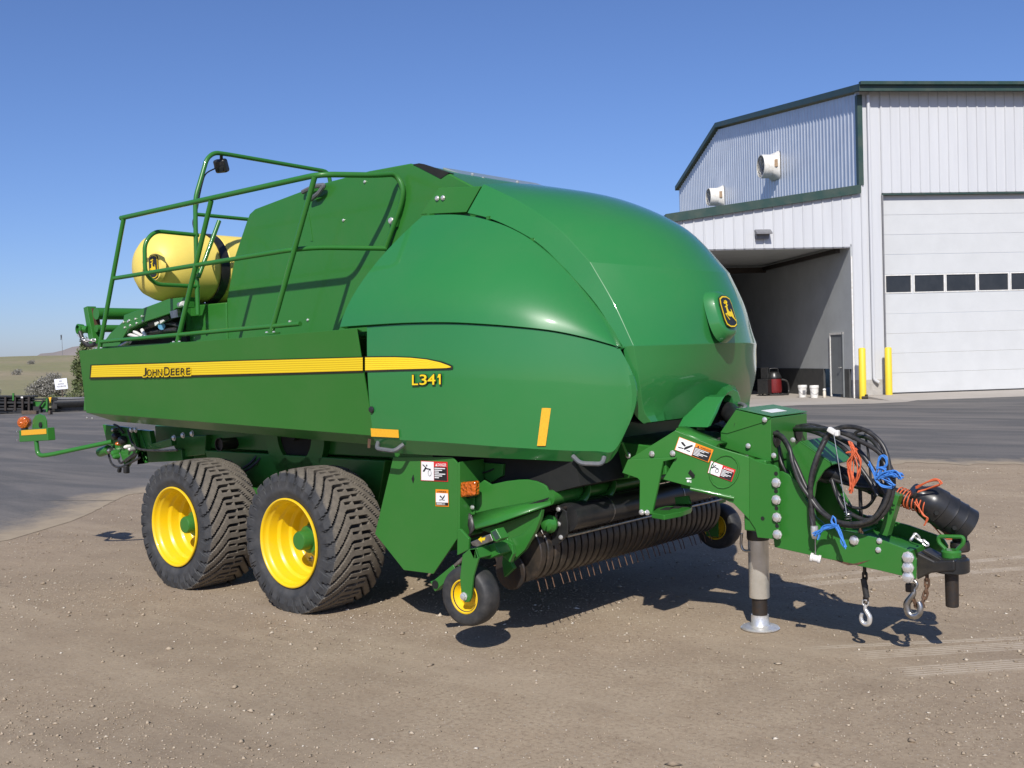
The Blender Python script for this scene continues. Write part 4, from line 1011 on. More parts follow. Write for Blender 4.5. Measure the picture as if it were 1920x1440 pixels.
# ---- rear lamp on its swing arm
LY = -1.4
tubepart([P(210, 828, y=-1.02), P(92, 853, y=-1.36), P(71, 855, y=LY), P(68, 826, y=LY)], .020, 'lamp_arm', fil=.09)
mb = MB(); mb.prism([P(*q, y=LY-.02) for q in ((35, 807), (88, 802), (90, 826), (36, 829))], (0, .07, 0)); lb = part(mb, 'lamp_box', bevel=.006)
mb = MB(); mb.prism([P(*q, y=LY-.024) for q in ((39.5, 807), (86, 804), (86.5, 813.5), (40, 816.5))], (0, .003, 0)); part(mb, 'reflector', 'amber_tape', lb, smooth=0)
ap_ = [(60, 804), (61, 788), (66, 779), (74, 776), (82, 779), (86, 788), (87, 802)]
mb = MB(); mb.prism([P(*q, y=LY+.03) for q in ap_], (0, .012, 0)); part(mb, 'lamp_back_plate', par=lb, bevel=.003)
c = P(75, 797, y=LY+.02); mb = MB(); mb.cyl(c, c+V((0, .02, 0)), .026, 14); part(mb, 'plate_hole', 'void_black', lb)
c = P(46, 792, y=LY+.01); mb = MB(); mb.lathe([(.045, -.045), (.056, -.025), (.058, .01), (.05, .035), (.03, .048), (.005, .052)], c, V((.55, -.83, 0)), 22); part(mb, 'lamp_globe', 'amber_lens', lb)
mb = MB(); mb.cyl(c+V((0, 0, -.05)), c+V((0, 0, -.10)), .03, 12); part(mb, 'lamp_base', 'black_plastic', lb)
for q in ((33.5, 809), (34, 825)): bolt(P(*q, y=LY-.02), V((-1, -.3, 0)), .01, lb)
# ---- rear undercarriage details
mb = MB(); flat([(192, 796), (245, 802), (258, 845), (235, 880), (225, 850), (200, 830)], -.98, .03, mb); part(mb, 'chute_mount', bevel=.004)
mb = MB(); flat([(246, 805), (262, 806), (274, 842), (262, 846), (258, 870), (270, 868)], -.93, .04, mb); part(mb, 'chute_hinge', bevel=.004)
mb = MB(); flat([(263, 806), (280, 808), (284, 832), (320, 822), (322, 836), (265, 848), (262, 832)], -.92, .05, mb); part(mb, 'valve_bracket', bevel=.004)
mb = MB(); flat([(262, 846), (340, 842), (342, 864), (264, 868)], -.75, .12, mb); part(mb, 'lower_beam', bevel=.006)
mb = MB(); flat([(318, 820), (386, 816), (384, 852), (336, 858)], -.72, .10, mb); part(mb, 'rear_bracket', bevel=.006)
for q in ((247, 806), (255, 806), (327, 821), (344, 816), (361, 813)): bolt(P(*q, y=-1.0), NY, .02)
mb = MB(); c = P(414, 833, y=-.8); mb.lathe([(.055, 0), (.055, .02), (.048, .02), (.048, -.2), (.01, -.2)], c, NY, 24); part(mb, 'twine_tube', 'dark_steel')
tubepart([P(188, 848, y=-1.02), P(203, 843, y=-1.02)], .042, 'pivot_tube', n=16)
mb = MB(); mb.cyl(P(187.5, 848.4, y=-1.022), P(189.5, 847.7, y=-1.021), .034, 16); part(mb, 'pivot_bore', 'void_black')
for q, r_, m_ in (((214, 806), .02, 'steel'), ((216, 818), .035, 'black_plastic'), ((228, 826), .04, 'black_plastic'), ((222, 832), .018, 'amber_lens'), ((238, 838), .018, 'white_plastic'), ((246, 842), .02, 'zinc'), ((206, 845), .028, 'steel'), ((214, 850), .03, 'green_paint'), ((217, 856), .024, 'green_paint')):
    c = P(*q, y=-1.02); mb = MB(); mb.lathe([(r_, -.03), (r_*1.05, 0), (r_*.8, .02), (r_*.3, .03)], c, NY, 12); part(mb, 'hydraulic_fitting', m_)
for pts in ([(203, 850), (209, 868), (222, 876), (240, 870), (262, 858)], [(220, 855), (226, 868), (236, 862), (252, 850)], [(236, 866), (246, 858), (256, 852)], [(240, 806), (248, 830), (262, 842), (300, 845), (332, 844)], [(232, 812), (222, 800), (214, 796)]):
    tubepart(spline([P(a_, b_, y=-1.0) for a_, b_ in pts], 6), .010, 'hose', 'hose_rubber', 7)
mb = MB(); c = P(237, 880, y=-1.0); mb.box(c, (.05, .04, .07)); part(mb, 'connector_plug', 'black_plastic', bevel=.008)
mb = MB(); mb.box(P(224, 881, y=-1.0), (.03, .03, .045), Matrix.Rotation(.4, 3, 'Y')); part(mb, 'connector_plug', 'black_plastic', bevel=.006)
# ---- warning labels
def label(corners, fy, kind, word, par=bal, lift=.004):
    tl, tr_, br, bl = [P(a_, b_, y=fy(a_) if callable(fy) else fy)+NY*lift for a_, b_ in corners]
    def M(u, v, k=0): return tl.lerp(tr_, u).lerp(bl.lerp(br, u), v)+NY*(.0012*k)
    def rect(u0, v0, u1, v1, k, mb=None): mb = mb or MB(); mb.quad(M(u0, v0, k), M(u1, v0, k), M(u1, v1, k), M(u0, v1, k)); return mb
    hd = 'label_red' if kind == 'danger' else 'label_orange'
    r0 = rect(-.02, -.03, 1.02, 1.03, 0); lb_ = r0.obj('warning_label', hd, par, smooth=0)
    tall = abs(corners[1][0]-corners[0][0]) < abs(corners[3][1]-corners[0][1])
    U = (tr_-tl); W_ = (tl-bl); uw, vh = U.length, W_.length; U = U.normalized(); W_ = W_.normalized()
    if tall:
        boxes = [(0.02, .20, .98, .78, 1, 'label_white'), (.02, .79, .98, .97, 1, 'label_black')]; hdr = (.12, .16, .76, .11); pic = (.3, .28, .75, .7)
        lines = [(.08, .81+.045*k, .75-.25*(k % 2), .835+.045*k) for k in range(3)]
    else:
        boxes = [(0, 0, .49, 1, 1, 'label_white'), (.5, .26, .99, .99, 1, 'label_black')]; hdr = (.56, .215, .38, .15); pic = (.06, .12, .44, .85)
        lines = [(.52, .31+.10*k, .93-.12*((k*7) % 3), .36+.10*k) for k in range(6)]
    for u0, v0, u1, v1, k, mt in boxes: rect(u0, v0, u1, v1, k).obj('print_block', mt, lb_, smooth=0)
    mb = MB()
    for l_ in lines: rect(l_[0], l_[1], l_[2], l_[3], 2, mb)
    mb.obj('print_lines', 'label_white', lb_, smooth=0)
    mb = MB(); a_ = M(hdr[0]-.0, hdr[1], 2); text_on(mb, word, a_+U*uw*.09, U, W_, uw*hdr[2]*.86, vh*hdr[3], 0, .01)
    mb.add([a_, a_+U*uw*.07, a_+U*uw*.035+W_*vh*hdr[3]], [(0, 1, 2)])
    mb.obj('header_letters', 'label_white' if kind == 'danger' else 'label_black', lb_, smooth=0)
    mb = MB(); pu = lambda u, v: M(lerp(pic[0], pic[2], u), lerp(pic[1], pic[3], v), 2)
    if kind == 'danger':
        for st in ([(.0, .55), (.15, .6), (.42, .3), (.3, .2)], [(.3, .22), (.42, .3), (.85, .36), (.83, .43), (.4, .40)], [(.0, .02), (.3, .2), (.34, .3), (.0, .12)]): mb.add([pu(*q) for q in st], [list(range(len(st)))])
        mb.add([pu(.42+.07*math.cos(2*math.pi*k/10), .12+.07*math.sin(2*math.pi*k/10)) for k in range(10)], [list(range(10))])
        mb.tube([pu(.72+.16*math.cos(2*math.pi*k/16), .66+.22*math.sin(2*math.pi*k/16)) for k in range(16)], .0015, 4, closed=True)
    else:
        for st in ([(.5, .55), (.95, .05), (1, .22), (.62, .75), (.5, .9), (.42, .75)], [(.05, .25), (.2, .15), (.5, .4), (.45, .55), (.25, .45)], [(0, .78), (.4, .74), (.4, .84), (0, .9)], [(.66, .8), (.95, .78), (.95, .88), (.66, .9)]): mb.add([pu(*q) for q in st], [list(range(len(st)))])
    mb.obj('pictogram', 'label_black', lb_, smooth=0)
    return lb_
# ---- big lower shield ahead of the wheels
SY = -1.2
SH = [(737, 857), (848, 857), (857, 868), (857, 1010), (812, 1076), (757, 1069), (703, 1001)]
mb = MB(); flat(SH, SY, .012, mb); part(mb, 'wheel_shield', bevel=.003)
mb = MB(); mb.prism([P(*q, y=SY) for q in ((857, 868), (862, 866), (862, 1006), (857, 1010))], (0, .22, 0)); part(mb, 'shield_flange', bevel=.003)
mb = MB(); q = P(774, 898, y=SY-.003); mb.prism([q+V((-.012, 0, 0)), q+V((0, 0, -.028)), q+V((.012, 0, 0)), q+V((.004, 0, .028))], (0, .002, 0)); part(mb, 'shield_slot', 'void_black', smooth=0)
label([(791, 865), (839, 867), (840, 902), (791, 900)], SY, 'danger', 'DANGER')
label([(818, 918), (841, 919), (842, 949), (818, 948)], SY, 'warning', 'WARNING')
# side marker lamp
q = [(858, 905), (890, 902), (890, 930), (858, 934)]
mb = MB(); mb.prism([P(a_, b_, y=-1.14) for a_, b_ in ((853, 903), (884, 902), (884, 934), (855, 938))], (0, .06, 0)); ml = part(mb, 'marker_lamp', 'black_plastic', bevel=.006)
mb = MB(); mb.prism([P(a_, b_, y=-1.19) for a_, b_ in q], (0, .05, 0)); part(mb, 'lens', 'amber_lens', ml, bevel=.014, seg=3)
mb = MB(); mb.prism([P(a_, b_, y=-1.10) for a_, b_ in ((855, 935), (889, 932), (889, 965), (857, 968))], (0, .012, 0)); part(mb, 'lamp_bracket', bevel=.003)
for q in ((858, 956), (872, 953), (886, 951)): bolt(P(*q, y=-1.112), NY, .012)
bolt(P(873, 876, y=-1.02), NY, .03); tubepart([P(880, 890, y=-1.0), P(893, 889, y=-1.0)], .008, 'cable_end', 'steel', 6)
tubepart(spline([P(893, 889, y=-1.0), P(915, 884, y=-.98), P(940, 872, y=-.95)], 5), .006, 'cable', 'hose_rubber', 6)
for q in ((930, 874), (945, 870)): pass
mb = MB(); flat([(884, 866), (944, 870), (942, 892), (920, 905), (884, 880)], -.97, .05, mb); part(mb, 'hanger_plate', bevel=.004)
# rubber flap curling from the lamp bracket
mb = MB(); fl = [(862, 957), (874, 958), (884, 966), (889, 978), (891, 990), (884, 1002)]; f2 = [(862, 972), (872, 976), (877, 985), (880, 996), (879, 1004), (877, 1010)]
mb.grid([[P(a_, b_, y=-1.12) for a_, b_ in fl], [P(a_, b_, y=-1.13) for a_, b_ in f2]]); part(mb, 'rubber_flap', 'hose_rubber', solid=.01)
# ---- pickup
Z2 = lambda q: (880+q[0]/4.8, 820+q[1]/4.8)
Z1 = lambda q: (680+q[0]/3.79, 820+q[1]/3.79)
Z3 = lambda q: (1140+q[0]/5.144, 780+q[1]/5.144)
RX, RZ, RR = 1.79, .545, .19
CORE = lathe_mesh('reel_core', [(.14, -1.05), (.14, 1.05)], 'void_black', 24, (0, 1, 0))
inst(CORE, 'pickup_reel', bal, (RX, 0, RZ))
BAND = lathe_mesh('stripper_band', [(.16, -.026), (RR-.006, -.026), (RR, -.020), (RR, .020), (RR-.006, .026), (.16, .026)], 'band_black', 32, (0, 1, 0))
TINE = None
nb = 31
for k in range(nb):
    y = -1.03+2.06*k/(nb-1); inst(BAND, 'stripper_band', bal, (RX, y, RZ), (0, random.uniform(0, 6), 0))
mb = MB(); mb.tube([V((.12, 0, 0)), V((.215, 0, 0)), V((.268, 0, -.014))], .0034, 5); o = mb.obj('tine', 'rust_shade_steel', None, smooth=60); TM = o.data; bpy.data.objects.remove(o)  # shade over the pickup put into the tines as darker steel
for row, an in enumerate((58, 148, 238, 328)):
    for k in range(nb-1):
        y = -1.03+2.06*(k+.5)/(nb-1)
        inst(TM, 'tine', bal, (RX, y, RZ), (0, math.radians(an+random.uniform(-3, 3)), 0))
DISC = lathe_mesh('end_disc', [(.110, -.012), (.115, 0), (.110, .008), (.08, .014), (.03, .02)], 'dark_steel', 40, (0, -1, 0))
inst(DISC, 'end_disc', bal, P(957, 1070, y=-1.09))
inst(DISC, 'end_disc', bal, (RX, 1.145, RZ-.01), (0, 0, math.pi))
# side plates of the pickup
mb = MB(); flat([Z2(q) for q in ((650, 650), (640, 720), (600, 830), (500, 1010), (375, 1130), (388, 1020), (350, 920), (480, 870), (600, 740))], -1.17, .03, mb); part(mb, 'pickup_shield', bevel=.004)
mb = MB(); flat([Z2(q) for q in ((265, 925), (340, 908), (385, 985), (372, 1130), (400, 1180), (312, 1262), (292, 1130), (305, 1010))], -1.20, .03, mb); part(mb, 'pickup_end_plate', bevel=.004)
mb = MB(); fy = lambda q: lerp(-1.08, -.98, (q-890)/140)
flat([Z2(q) for q in ((60, 440), (130, 385), (195, 425), (330, 395), (440, 382), (520, 380), (600, 395), (660, 420), (690, 440), (720, 500), (735, 560), (240, 650), (30, 700))], fy, .015, mb); part(mb, 'gather_plate', bevel=.003)
mb = MB(); mb.add([P(*Z2((30, 702)), y=-1.08), P(*Z2((240, 652)), y=-1.05), P(*Z2((735, 562)), y=-.98), P(*Z2((740, 610)), y=-1.10), P(*Z2((250, 780)), y=-1.17), P(*Z2((60, 832)), y=-1.20)], [(0, 1, 4, 5), (1, 2, 3, 4)]); part(mb, 'gather_flange', solid=.012)
mb = MB(); flat([Z2(q) for q in ((470, 620), (715, 540), (700, 565), (510, 632))], -1.06, .004, mb); part(mb, 'plate_slot', 'void_black', smooth=0)
mb = MB(); flat([Z2(q) for q in ((100, 830), (280, 780), (640, 650), (600, 830), (560, 920), (440, 1060), (385, 1060), (350, 925))], -1.075, .015, mb); part(mb, 'inner_shield', bevel=.003)
# converging auger
aa = P(*Z2((715, 545)), y=-.98); az = aa+V((0, 1.96, 0))
tubepart([aa, az], .045, 'auger_tube', n=18)
def flight(y0, y1, turns, hand, r0=.045, r1=.10):
    mb = MB(); n_ = int(36*turns); rows = [[], []]
    for k in range(n_+1):
        t = k/n_; an = hand*2*math.pi*turns*t+1.2; y = lerp(y0, y1, t)
        r_ = r1*min(1, 6*min(t, 1-t)+.45)
        for rw, r2 in zip(rows, (r0, max(r0+.005, r_))): rw.append(V((aa.x+r2*math.cos(an), y, aa.z+r2*math.sin(an))))
    mb.grid(rows); part(mb, 'auger_flight', solid=.008, smooth=50)
flight(-.93, -.36, 2.1, 1); flight(.93, .36, 2.1, -1)
# wind guard roller with its end arms
WX, WZ = 2.05, .745
tubepart([V((WX, -.90, WZ)), V((WX, .92, WZ))], .085, 'wind_guard_roller', 'black_plastic', n=28)
for y in (-.52, -.12, .3, .68):
    mb = MB(); mb.lathe([(.0855, -.004), (.088, -.004), (.088, .004), (.0855, .004)], (WX, y, WZ), (0, 1, 0), 28, closed=True); part(mb, 'roller_seam', 'steel')
tubepart([P(*Z2((880, 888)), y=-.93), P(*Z2((880, 888)), y=-.93)+V((0, 1.85, 0))], .010, 'guard_rod', 'steel', 8)
tubepart([P(*Z2((840, 640)), y=-.93), P(*Z2((840, 640)), y=-.93)+V((0, 1.85, 0))], .012, 'guard_rod', 'dark_steel', 8)
mb = MB(); flat([Z2(q) for q in ((795, 610), (870, 668), (885, 780), (880, 870), (845, 915), (790, 970), (720, 985), (672, 955), (735, 925), (765, 850), (800, 740), (840, 660), (770, 640))], -.945, .014, mb); part(mb, 'guard_arm', 'black_paint', bevel=.003)
for q in ((805, 780), (825, 900), (803, 648)): bolt(P(*Z2(q), y=-.946), NY, .012)
mb = MB(); mb.box((1.86, 0, .83), (.10, 1.8, .05)); part(mb, 'guard_beam', 'black_paint', bevel=.006)
mb = MB(); c = P(*Z2((720, 780)), y=-.99); mb.lathe([(.05, -.02), (.055, .0), (.04, .03), (.015, .04)], c, NY, 14); part(mb, 'pivot_boss', 'green_paint')
# gauge wheels on forks
GT = lathe_mesh('gauge_tyre', closed=True, prof= [(.085, -.055), (.12, -.066), (.150, -.068), (.166, -.060), (.1745, -.03), (.176, 0), (.1745, .03), (.166, .060), (.150, .068), (.12, .066), (.085, .055)], mat='small_tyre', n=40, axis=(0, 1, 0), sm=50)
GR = lathe_mesh('gauge_rim', [(.098, .058), (.100, .062), (.094, .064), (.085, .05), (.068, .02), (.03, .025), (.026, .05), (.01, .05)], 'yellow_paint', 32, (0, -1, 0), 40, c0=False)
def gauge(c, rz, s):
    w_ = inst(GR, 'gauge_wheel', bal, c, (0, 0, rz))
    for me, nm, r2 in ((GT, 'gauge_tyre', 0), (GR, 'rim_back', math.pi)):
        o = bpy.data.objects.new(nm, me); COL.objects.link(o); o.parent = w_; o.rotation_euler = (0, 0, r2)
    return w_
GC = P(883, 1115, y=-1.42)
gauge(GC, .05, -1); gauge(V((GC.x+.05, 1.34, GC.z+.02)), .0, 1)
mb = MB(); flat([Z1(q) for q in ((708, 835), (755, 795), (800, 790), (822, 860), (785, 985), (770, 1140), (755, 1172), (725, 1172), (702, 1140), (690, 1000))], -1.515, .016, mb); part(mb, 'wheel_fork', bevel=.004)
bolt(P(*Z1((722, 1130)), y=-1.516), NY, .02)
mb = MB(); mb.prism([P(*Z1(q), y=-1.515) for q in ((755, 795), (800, 790), (822, 860), (790, 870))], (0, .22, 0)); part(mb, 'fork_bridge', bevel=.004)
mb = MB(); flat([Z1(q) for q in ((800, 790), (935, 750), (975, 830), (900, 865), (822, 862))], -1.40, .12, mb); part(mb, 'fork_arm', bevel=.006)
mb = MB(); flat([Z1(q) for q in ((765, 745), (905, 685), (925, 735), (815, 780), (780, 770))], -1.47, .02, mb); ps = part(mb, 'height_scale', 'steel', bevel=.003)
mb = MB(); flat([Z1(q) for q in ((820, 725), (842, 706), (842, 716), (872, 710), (866, 732), (846, 734), (846, 748))], -1.472, .0015, mb); part(mb, 'arrow_mark', 'decal_yellow', ps, smooth=0)
mb = MB(); flat([Z1(q) for q in ((905, 670), (945, 648), (985, 720), (950, 745), (925, 735))], -1.48, .07, mb); part(mb, 'square_socket', bevel=.005)
mb = MB(); flat([Z1(q) for q in ((915, 675), (942, 660), (972, 715), (948, 730))], -1.482, .002, mb); part(mb, 'socket_bore', 'trim_green', smooth=0)
mb = MB(); flat([Z1(q) for q in ((940, 770), (1000, 725), (1060, 760), (1070, 830), (1045, 890), (1000, 850), (960, 790))], -1.30, .03, mb); part(mb, 'pivot_plate', bevel=.004)
mb = MB(); flat([Z1(q) for q in ((477, 1025), (505, 1015), (640, 905), (660, 935), (645, 975), (512, 1098))], -1.36, .05, mb); part(mb, 'lift_lever', bevel=.005)
mb = MB(); c = P(*Z1((516, 1046)), y=-1.362); mb.lathe([(.018, 0), (.026, 0), (.026, .002), (.018, .002)], c, NY, 16, closed=True); mb.cyl(c+V((0, .0, 0)), c+V((0, -.001, 0)), .0175, 14); part(mb, 'lever_bore', 'void_black')
mb = MB(); flat([Z1(q) for q in ((645, 905), (712, 845), (712, 868), (655, 920))], -1.37, .02, mb); part(mb, 'lever_tag', 'steel', smooth=0)
mb = MB(); flat([Z1(q) for q in ((672, 660), (690, 650), (755, 720), (750, 800), (670, 840))], -1.24, .02, mb); part(mb, 'arm_bracket', bevel=.004)
# far fork
mb = MB(); mb.box((GC.x+.05, 1.245, GC.z+.12), (.10, .016, .34)); mb.box((GC.x+.02, 1.2, GC.z+.25), (.3, .1, .06)); part(mb, 'wheel_fork', smooth=0)
# ---- drawbar side plates
def yb(q): return -.30-.30*max(0, 1405-q)/225
def ZM(l): return [Z3(q) for q in l]
R1 = [(1405, 857), (1418, 864), (1436, 870), (1452, 872), (1459, 878), (1461, 890), (1461, 1012), (1420, 1008), (1416, 992), (1405, 975)]
L1 = [(1266, 807), (1345, 839), (1385, 851), (1405, 857), (1405, 975), (1375, 944), (1340, 930), (1300, 914), (1243, 899), (1266, 860), (1215, 861), (1177, 862)]
for poly, sx_ in ((R1, 1), (L1, 1)):
    mb = MB(); flat(poly, yb, .018, mb); mpart(mb, 'drawbar_plate', bevel=.003)
# rolled top edge
mb = MB(); a_ = [P(1266, 807, y=yb(1266)), P(1300, 821, y=yb(1300)), P(1342, 838, y=yb(1342))]
mb.grid([[p+V((0, 0, -.012)) for p in a_], [p+V((0, .012, .010)) for p in a_], [p+V((0, .05, .02)) for p in a_], [p+V((0, .14, .014)) for p in a_]]); mpart(mb, 'rolled_edge', solid=.01, smooth=60)
# oval weld bead and slot
cx, cy = 1358, 884; pts = []
for k in range(18):
    an = math.radians(200-k*22); px, py = cx+27*math.cos(an), cy-31*math.sin(an); px += (py-cy)*-.12
    pts.append(P(px, py, y=yb(px)-.002))
tubepart(pts, .006, 'weld_bead', n=6)
mb = MB(); q0 = P(1292, 884, y=yb(1292)-.002); q1 = P(1302, 893, y=yb(1302)-.002); d_ = (q1-q0)
mb.tube([q0, q1], .013, 10); mb.v = [V((v.x, q0.y-.001 if v.y < q0.y else q0.y+.004, v.z)) for v in mb.v]; part(mb, 'slot', 'void_black')
tubepart([P(1294, 916, y=yb(1294)-.01), P(1376, 934, y=yb(1376)-.01)], .011, 'weld_bar', n=8)
mb = MB()
for u0, v0, u1, v1 in ((1286, 896, 1296, 897.6), (1288, 899.5, 1293, 904), (1294.5, 900.5, 1296, 905)):
    mb.quad(P(u0, v0, y=yb(u0)-.003), P(u1, v0, y=yb(u1)-.003), P(u1, v1, y=yb(u1)-.003), P(u0, v1, y=yb(u0)-.003))
part(mb, 'part_mark', 'label_white', smooth=0)
label([(1275, 820), (1337, 843.5), (1328.5, 866), (1267, 843)], lambda q: yb(q)-.002, 'warning', 'WARNING')
label([(1334.5, 864.5), (1379, 881), (1371.5, 902), (1328.5, 886)], lambda q: yb(q)-.002, 'danger', 'DANGER')
# leg bracket and step
LEG = ZM([(190, 420), (655, 398), (650, 412), (530, 440), (480, 690), (422, 948), (302, 940), (306, 625), (285, 600), (135, 548)])
yl = -.66
mb = MB(); flat(LEG, lambda q: yb(q)-.02, .016, mb); part(mb, 'step_bracket', bevel=.003)
for q in ((425, 365), (625, 360), (195, 380)): bolt(P(*Z3(q), y=yb(Z3(q)[0])-.004), NY, .015)
zs = P(*Z3((380, 945)), y=yb(Z3((380, 945))[0])-.02).z
for q in ((325, 928), (380, 932)): bolt(P(*Z3(q), y=yb(Z3(q)[0])-.022), NY, .014)
SP = ZM([(420, 935), (540, 955), (700, 925), (800, 890), (812, 865), (770, 845), (640, 850), (600, 858), (425, 900)])
mb = MB(); mb.prism([P(*q, z=zs+.015) for q in SP], (0, 0, -.03)); part(mb, 'step_plate', bevel=.004)
for k in range(3):
    a_ = Z3((500+95*k, 905-14*k)); b_ = Z3((560+95*k, 880-14*k))
    mb = MB(); p0, p1 = P(*a_, z=zs+.016), P(*b_, z=zs+.016); t_ = V((.05, .02, 0)); mb.prism([p0, p0+t_, p1+t_, p1], (0, 0, .002)); part(mb, 'step_slot', 'void_black', smooth=0)
mb = MB(); flat(ZM([(640, 785), (770, 770), (795, 850), (650, 850)]), -.30, .02, mb); part(mb, 'step_riser', bevel=.003)
tubepart([P(*Z3((135, 250)), y=-.70), P(*Z3((190, 385)), y=-.62)], .008, 'stay_rod', n=6)
# fixed cross tubes joining the two drawbar sides
for x, z in ((2.55, .95), (2.98, 1.0), (2.95, .72)):
    h_ = .33 if x < 2.6 else .29
    mb = MB(); mb.box((x, 0, z), (.12, 2*h_, .14)); part(mb, 'drawbar_cross_tube', bevel=.01)
mb = MB(); mb.prism([V((x, -.5, z)) for x, z in ((2.02, 1.18), (2.5, 1.14), (2.5, .98), (2.05, .92))], (0, 1.0, 0)); part(mb, 'drawbar_root', bevel=.008)
# adjustment bolts
for q in ((1456, 905), (1456, 937), (1457, 970), (1458, 1002)): bolt(P(*q, y=-.302), NY, .023)
for q in ((1455, 888), (1455, 921), (1456, 953), (1457, 986), (1430, 972)):
    c = P(*q, y=-.3015); mb = MB(); mb.cyl(c, c+V((0, -.001, 0)), .012, 12); part(mb, 'bolt_hole', 'void_black')
# gearbox cover
GB = [(1351, 812), (1380, 770), (1445, 784), (1446, 866), (1400, 853), (1351, 838)]
mb = MB(); flat(GB, -.24, .48, mb); part(mb, 'gearbox_cover', bevel=.004)
mb = MB(); flat([(1350.5, 811), (1379.5, 768.5), (1446, 783.5), (1434, 791), (1363, 813)], -.246, .004, mb); part(mb, 'cover_flap', bevel=.002)
ct = P(1446, 783.5, y=-.24); c0 = P(1380, 769, y=-.24)
mb = MB(); mb.prism([c0+V((0, 0, .004)), ct+V((0, 0, .004)), ct+V((0, .48, .004)), c0+V((0, .48, .004))], (0, 0, .006)); part(mb, 'cover_lid', bevel=.003)
mb = MB(); q0 = c0.lerp(ct, .45)+V((0, .12, .011)); q1 = c0.lerp(ct, .75)+V((0, .12, .011)); mb.prism([q0, q1, q1+V((0, .2, 0)), q0+V((0, .2, 0))], (0, 0, .001)); part(mb, 'lid_label', 'label_white', smooth=0)
for q in ((1434, 787), (1403, 836), (1451, 854), (1487, 825)): bolt(P(*q, y=-.25 if q[0] < 1480 else -.1), NY, .013)
xf = P(1446, 820, y=-.24).x
for y, z in ((-.17, 1.185), (.12, 1.20)):
    mb = MB(); mb.lathe([(.05, 0), (.05, .003), (.04, .004), (.01, .004)], (xf, y, z), (1, 0, 0), 18); part(mb, 'cable_port', 'black_plastic')
# tongue plates
TG = [(1452, 884), (1466, 884), (1478, 890), (1496, 906), (1514, 942), (1530, 970), (1548, 985), (1570, 992), (1610, 1000), (1640, 1008), (1695, 1028), (1710, 1037), (1718, 1050), (1717, 1086), (1650, 1070), (1560, 1050), (1452, 1026), (1450, 1010)]
mb = MB(); flat(TG, -.255, .016, mb); tg, _ = mpart(mb, 'tongue_plate', bevel=.003)
mb = MB(); flat([(1560, 1049), (1600, 1057), (1618, 1053), (1632, 1050), (1610, 1059), (1590, 1060)], -.2565, .001, mb); part(mb, 'rust_scrape', 'rust_shade_steel', tg, smooth=0)
for q, r_ in (((1703, 1045), .026), ((1703, 1064), .026), ((1703, 1082), .026), ((1602, 1013), .022), ((1649, 1014), .013), ((1647, 1031), .013)): bolt(P(*q, y=-.256), NY, r_)
a_, b_ = P(1560, 1035, y=0).x, P(1715, 1065, y=0).x
mb = MB(); mb.box((3.42, 0, .60), (.12, .47, .10)); part(mb, 'tongue_cross_tube', bevel=.008)
mb = MB(); mb.prism([P(*q, y=-.2) for q in ((1500, 1000), (1560, 1005), (1690, 1040), (1690, 1060), (1500, 1020))], (0, .4, 0)); part(mb, 'tongue_floor', bevel=.004)
# inner shaft shield box
IB = [(1474, 850), (1500, 827), (1562, 870), (1546, 882), (1530, 905), (1524, 945), (1530, 975), (1490, 975), (1474, 930)]
mb = MB(); flat(IB, -.16, .02, mb); part(mb, 'shaft_shield', bevel=.004)
mb = MB(); flat(IB, .16, .02, mb); part(mb, 'shaft_shield', bevel=.004)
i0, i1 = P(1500, 827, y=-.16), P(1562, 870, y=-.16); mb = MB(); mb.prism([i0, i1, i1+V((0, .34, 0)), i0+V((0, .34, 0))], (-.004, 0, -.008)); part(mb, 'shield_roof', bevel=.003)
# hose stand
mb = MB(); flat([(1663, 1006), (1648, 1002), (1669, 924), (1686, 930)], -.14, .07, mb); part(mb, 'hose_stand', bevel=.004)
# PTO shaft and bell
ax0 = P(1535, 876, y=0.0); ax1 = P(1735, 948, y=-.02)
dA = (ax1-ax0).normalized()
mb = MB(); mb.lathe([(.075, -.05), (.08, 0), (.075, .08), (.052, .12), (.05, .16)], ax0, dA, 24); part(mb, 'shaft_guard_cone', 'black_plastic', smooth=50)
LA = (ax1-ax0).length
mb = MB(); mb.lathe([(.044, .1), (.044, LA*.5), (.047, LA*.5+.005), (.047, LA*.55), (.040, LA*.56), (.040, LA)], ax0, dA, 24); part(mb, 'pto_shaft', 'black_plastic', smooth=50)
b0 = P(1720, 925, y=-.02); kb = (b0-CAM).dot(FW); b1 = D(1811, 986, kb); dB = (b1-b0).normalized(); LB = (b1-b0).length
mb = MB(); mb.lathe([(.045, -.03), (.050, 0), (.060, .02), (.086, .05), (.096, .08), (.101, .12), (.103, .135), (.098, .14), (.101, .19), (.104, .2), (.099, .205), (.102, .25), (.105, .26), (.100, .265), (.104, LB), (.098, LB+.002), (.092, .10), (.01, .10)], b0, dB, 36); bell = part(mb, 'pto_bell', 'black_plastic', smooth=40)
mb = MB(); mb.tube([D(1786, 975, kb+.02), D(1799, 1003, kb+.02), D(1800, 1031, kb+.02)], [.035, .042, .035], 14); part(mb, 'pto_yoke', 'dark_steel', bevel=.004)
mb = MB(); mb.lathe([(.036, -.004), (.048, .0), (.052, .02), (.050, .05), (.042, .058), (.01, .058)], D(1799, 1015, kb+.02), V((.1, 0, -1)), 22); part(mb, 'yoke_collar', 'dark_steel')
for q in ((1756, 962), (1790, 990)):
    c = D(*q, kb-.098)
    mb = MB(); mb.cyl(c, c+FW*.03, .012, 12); part(mb, 'bell_hole', 'void_black')
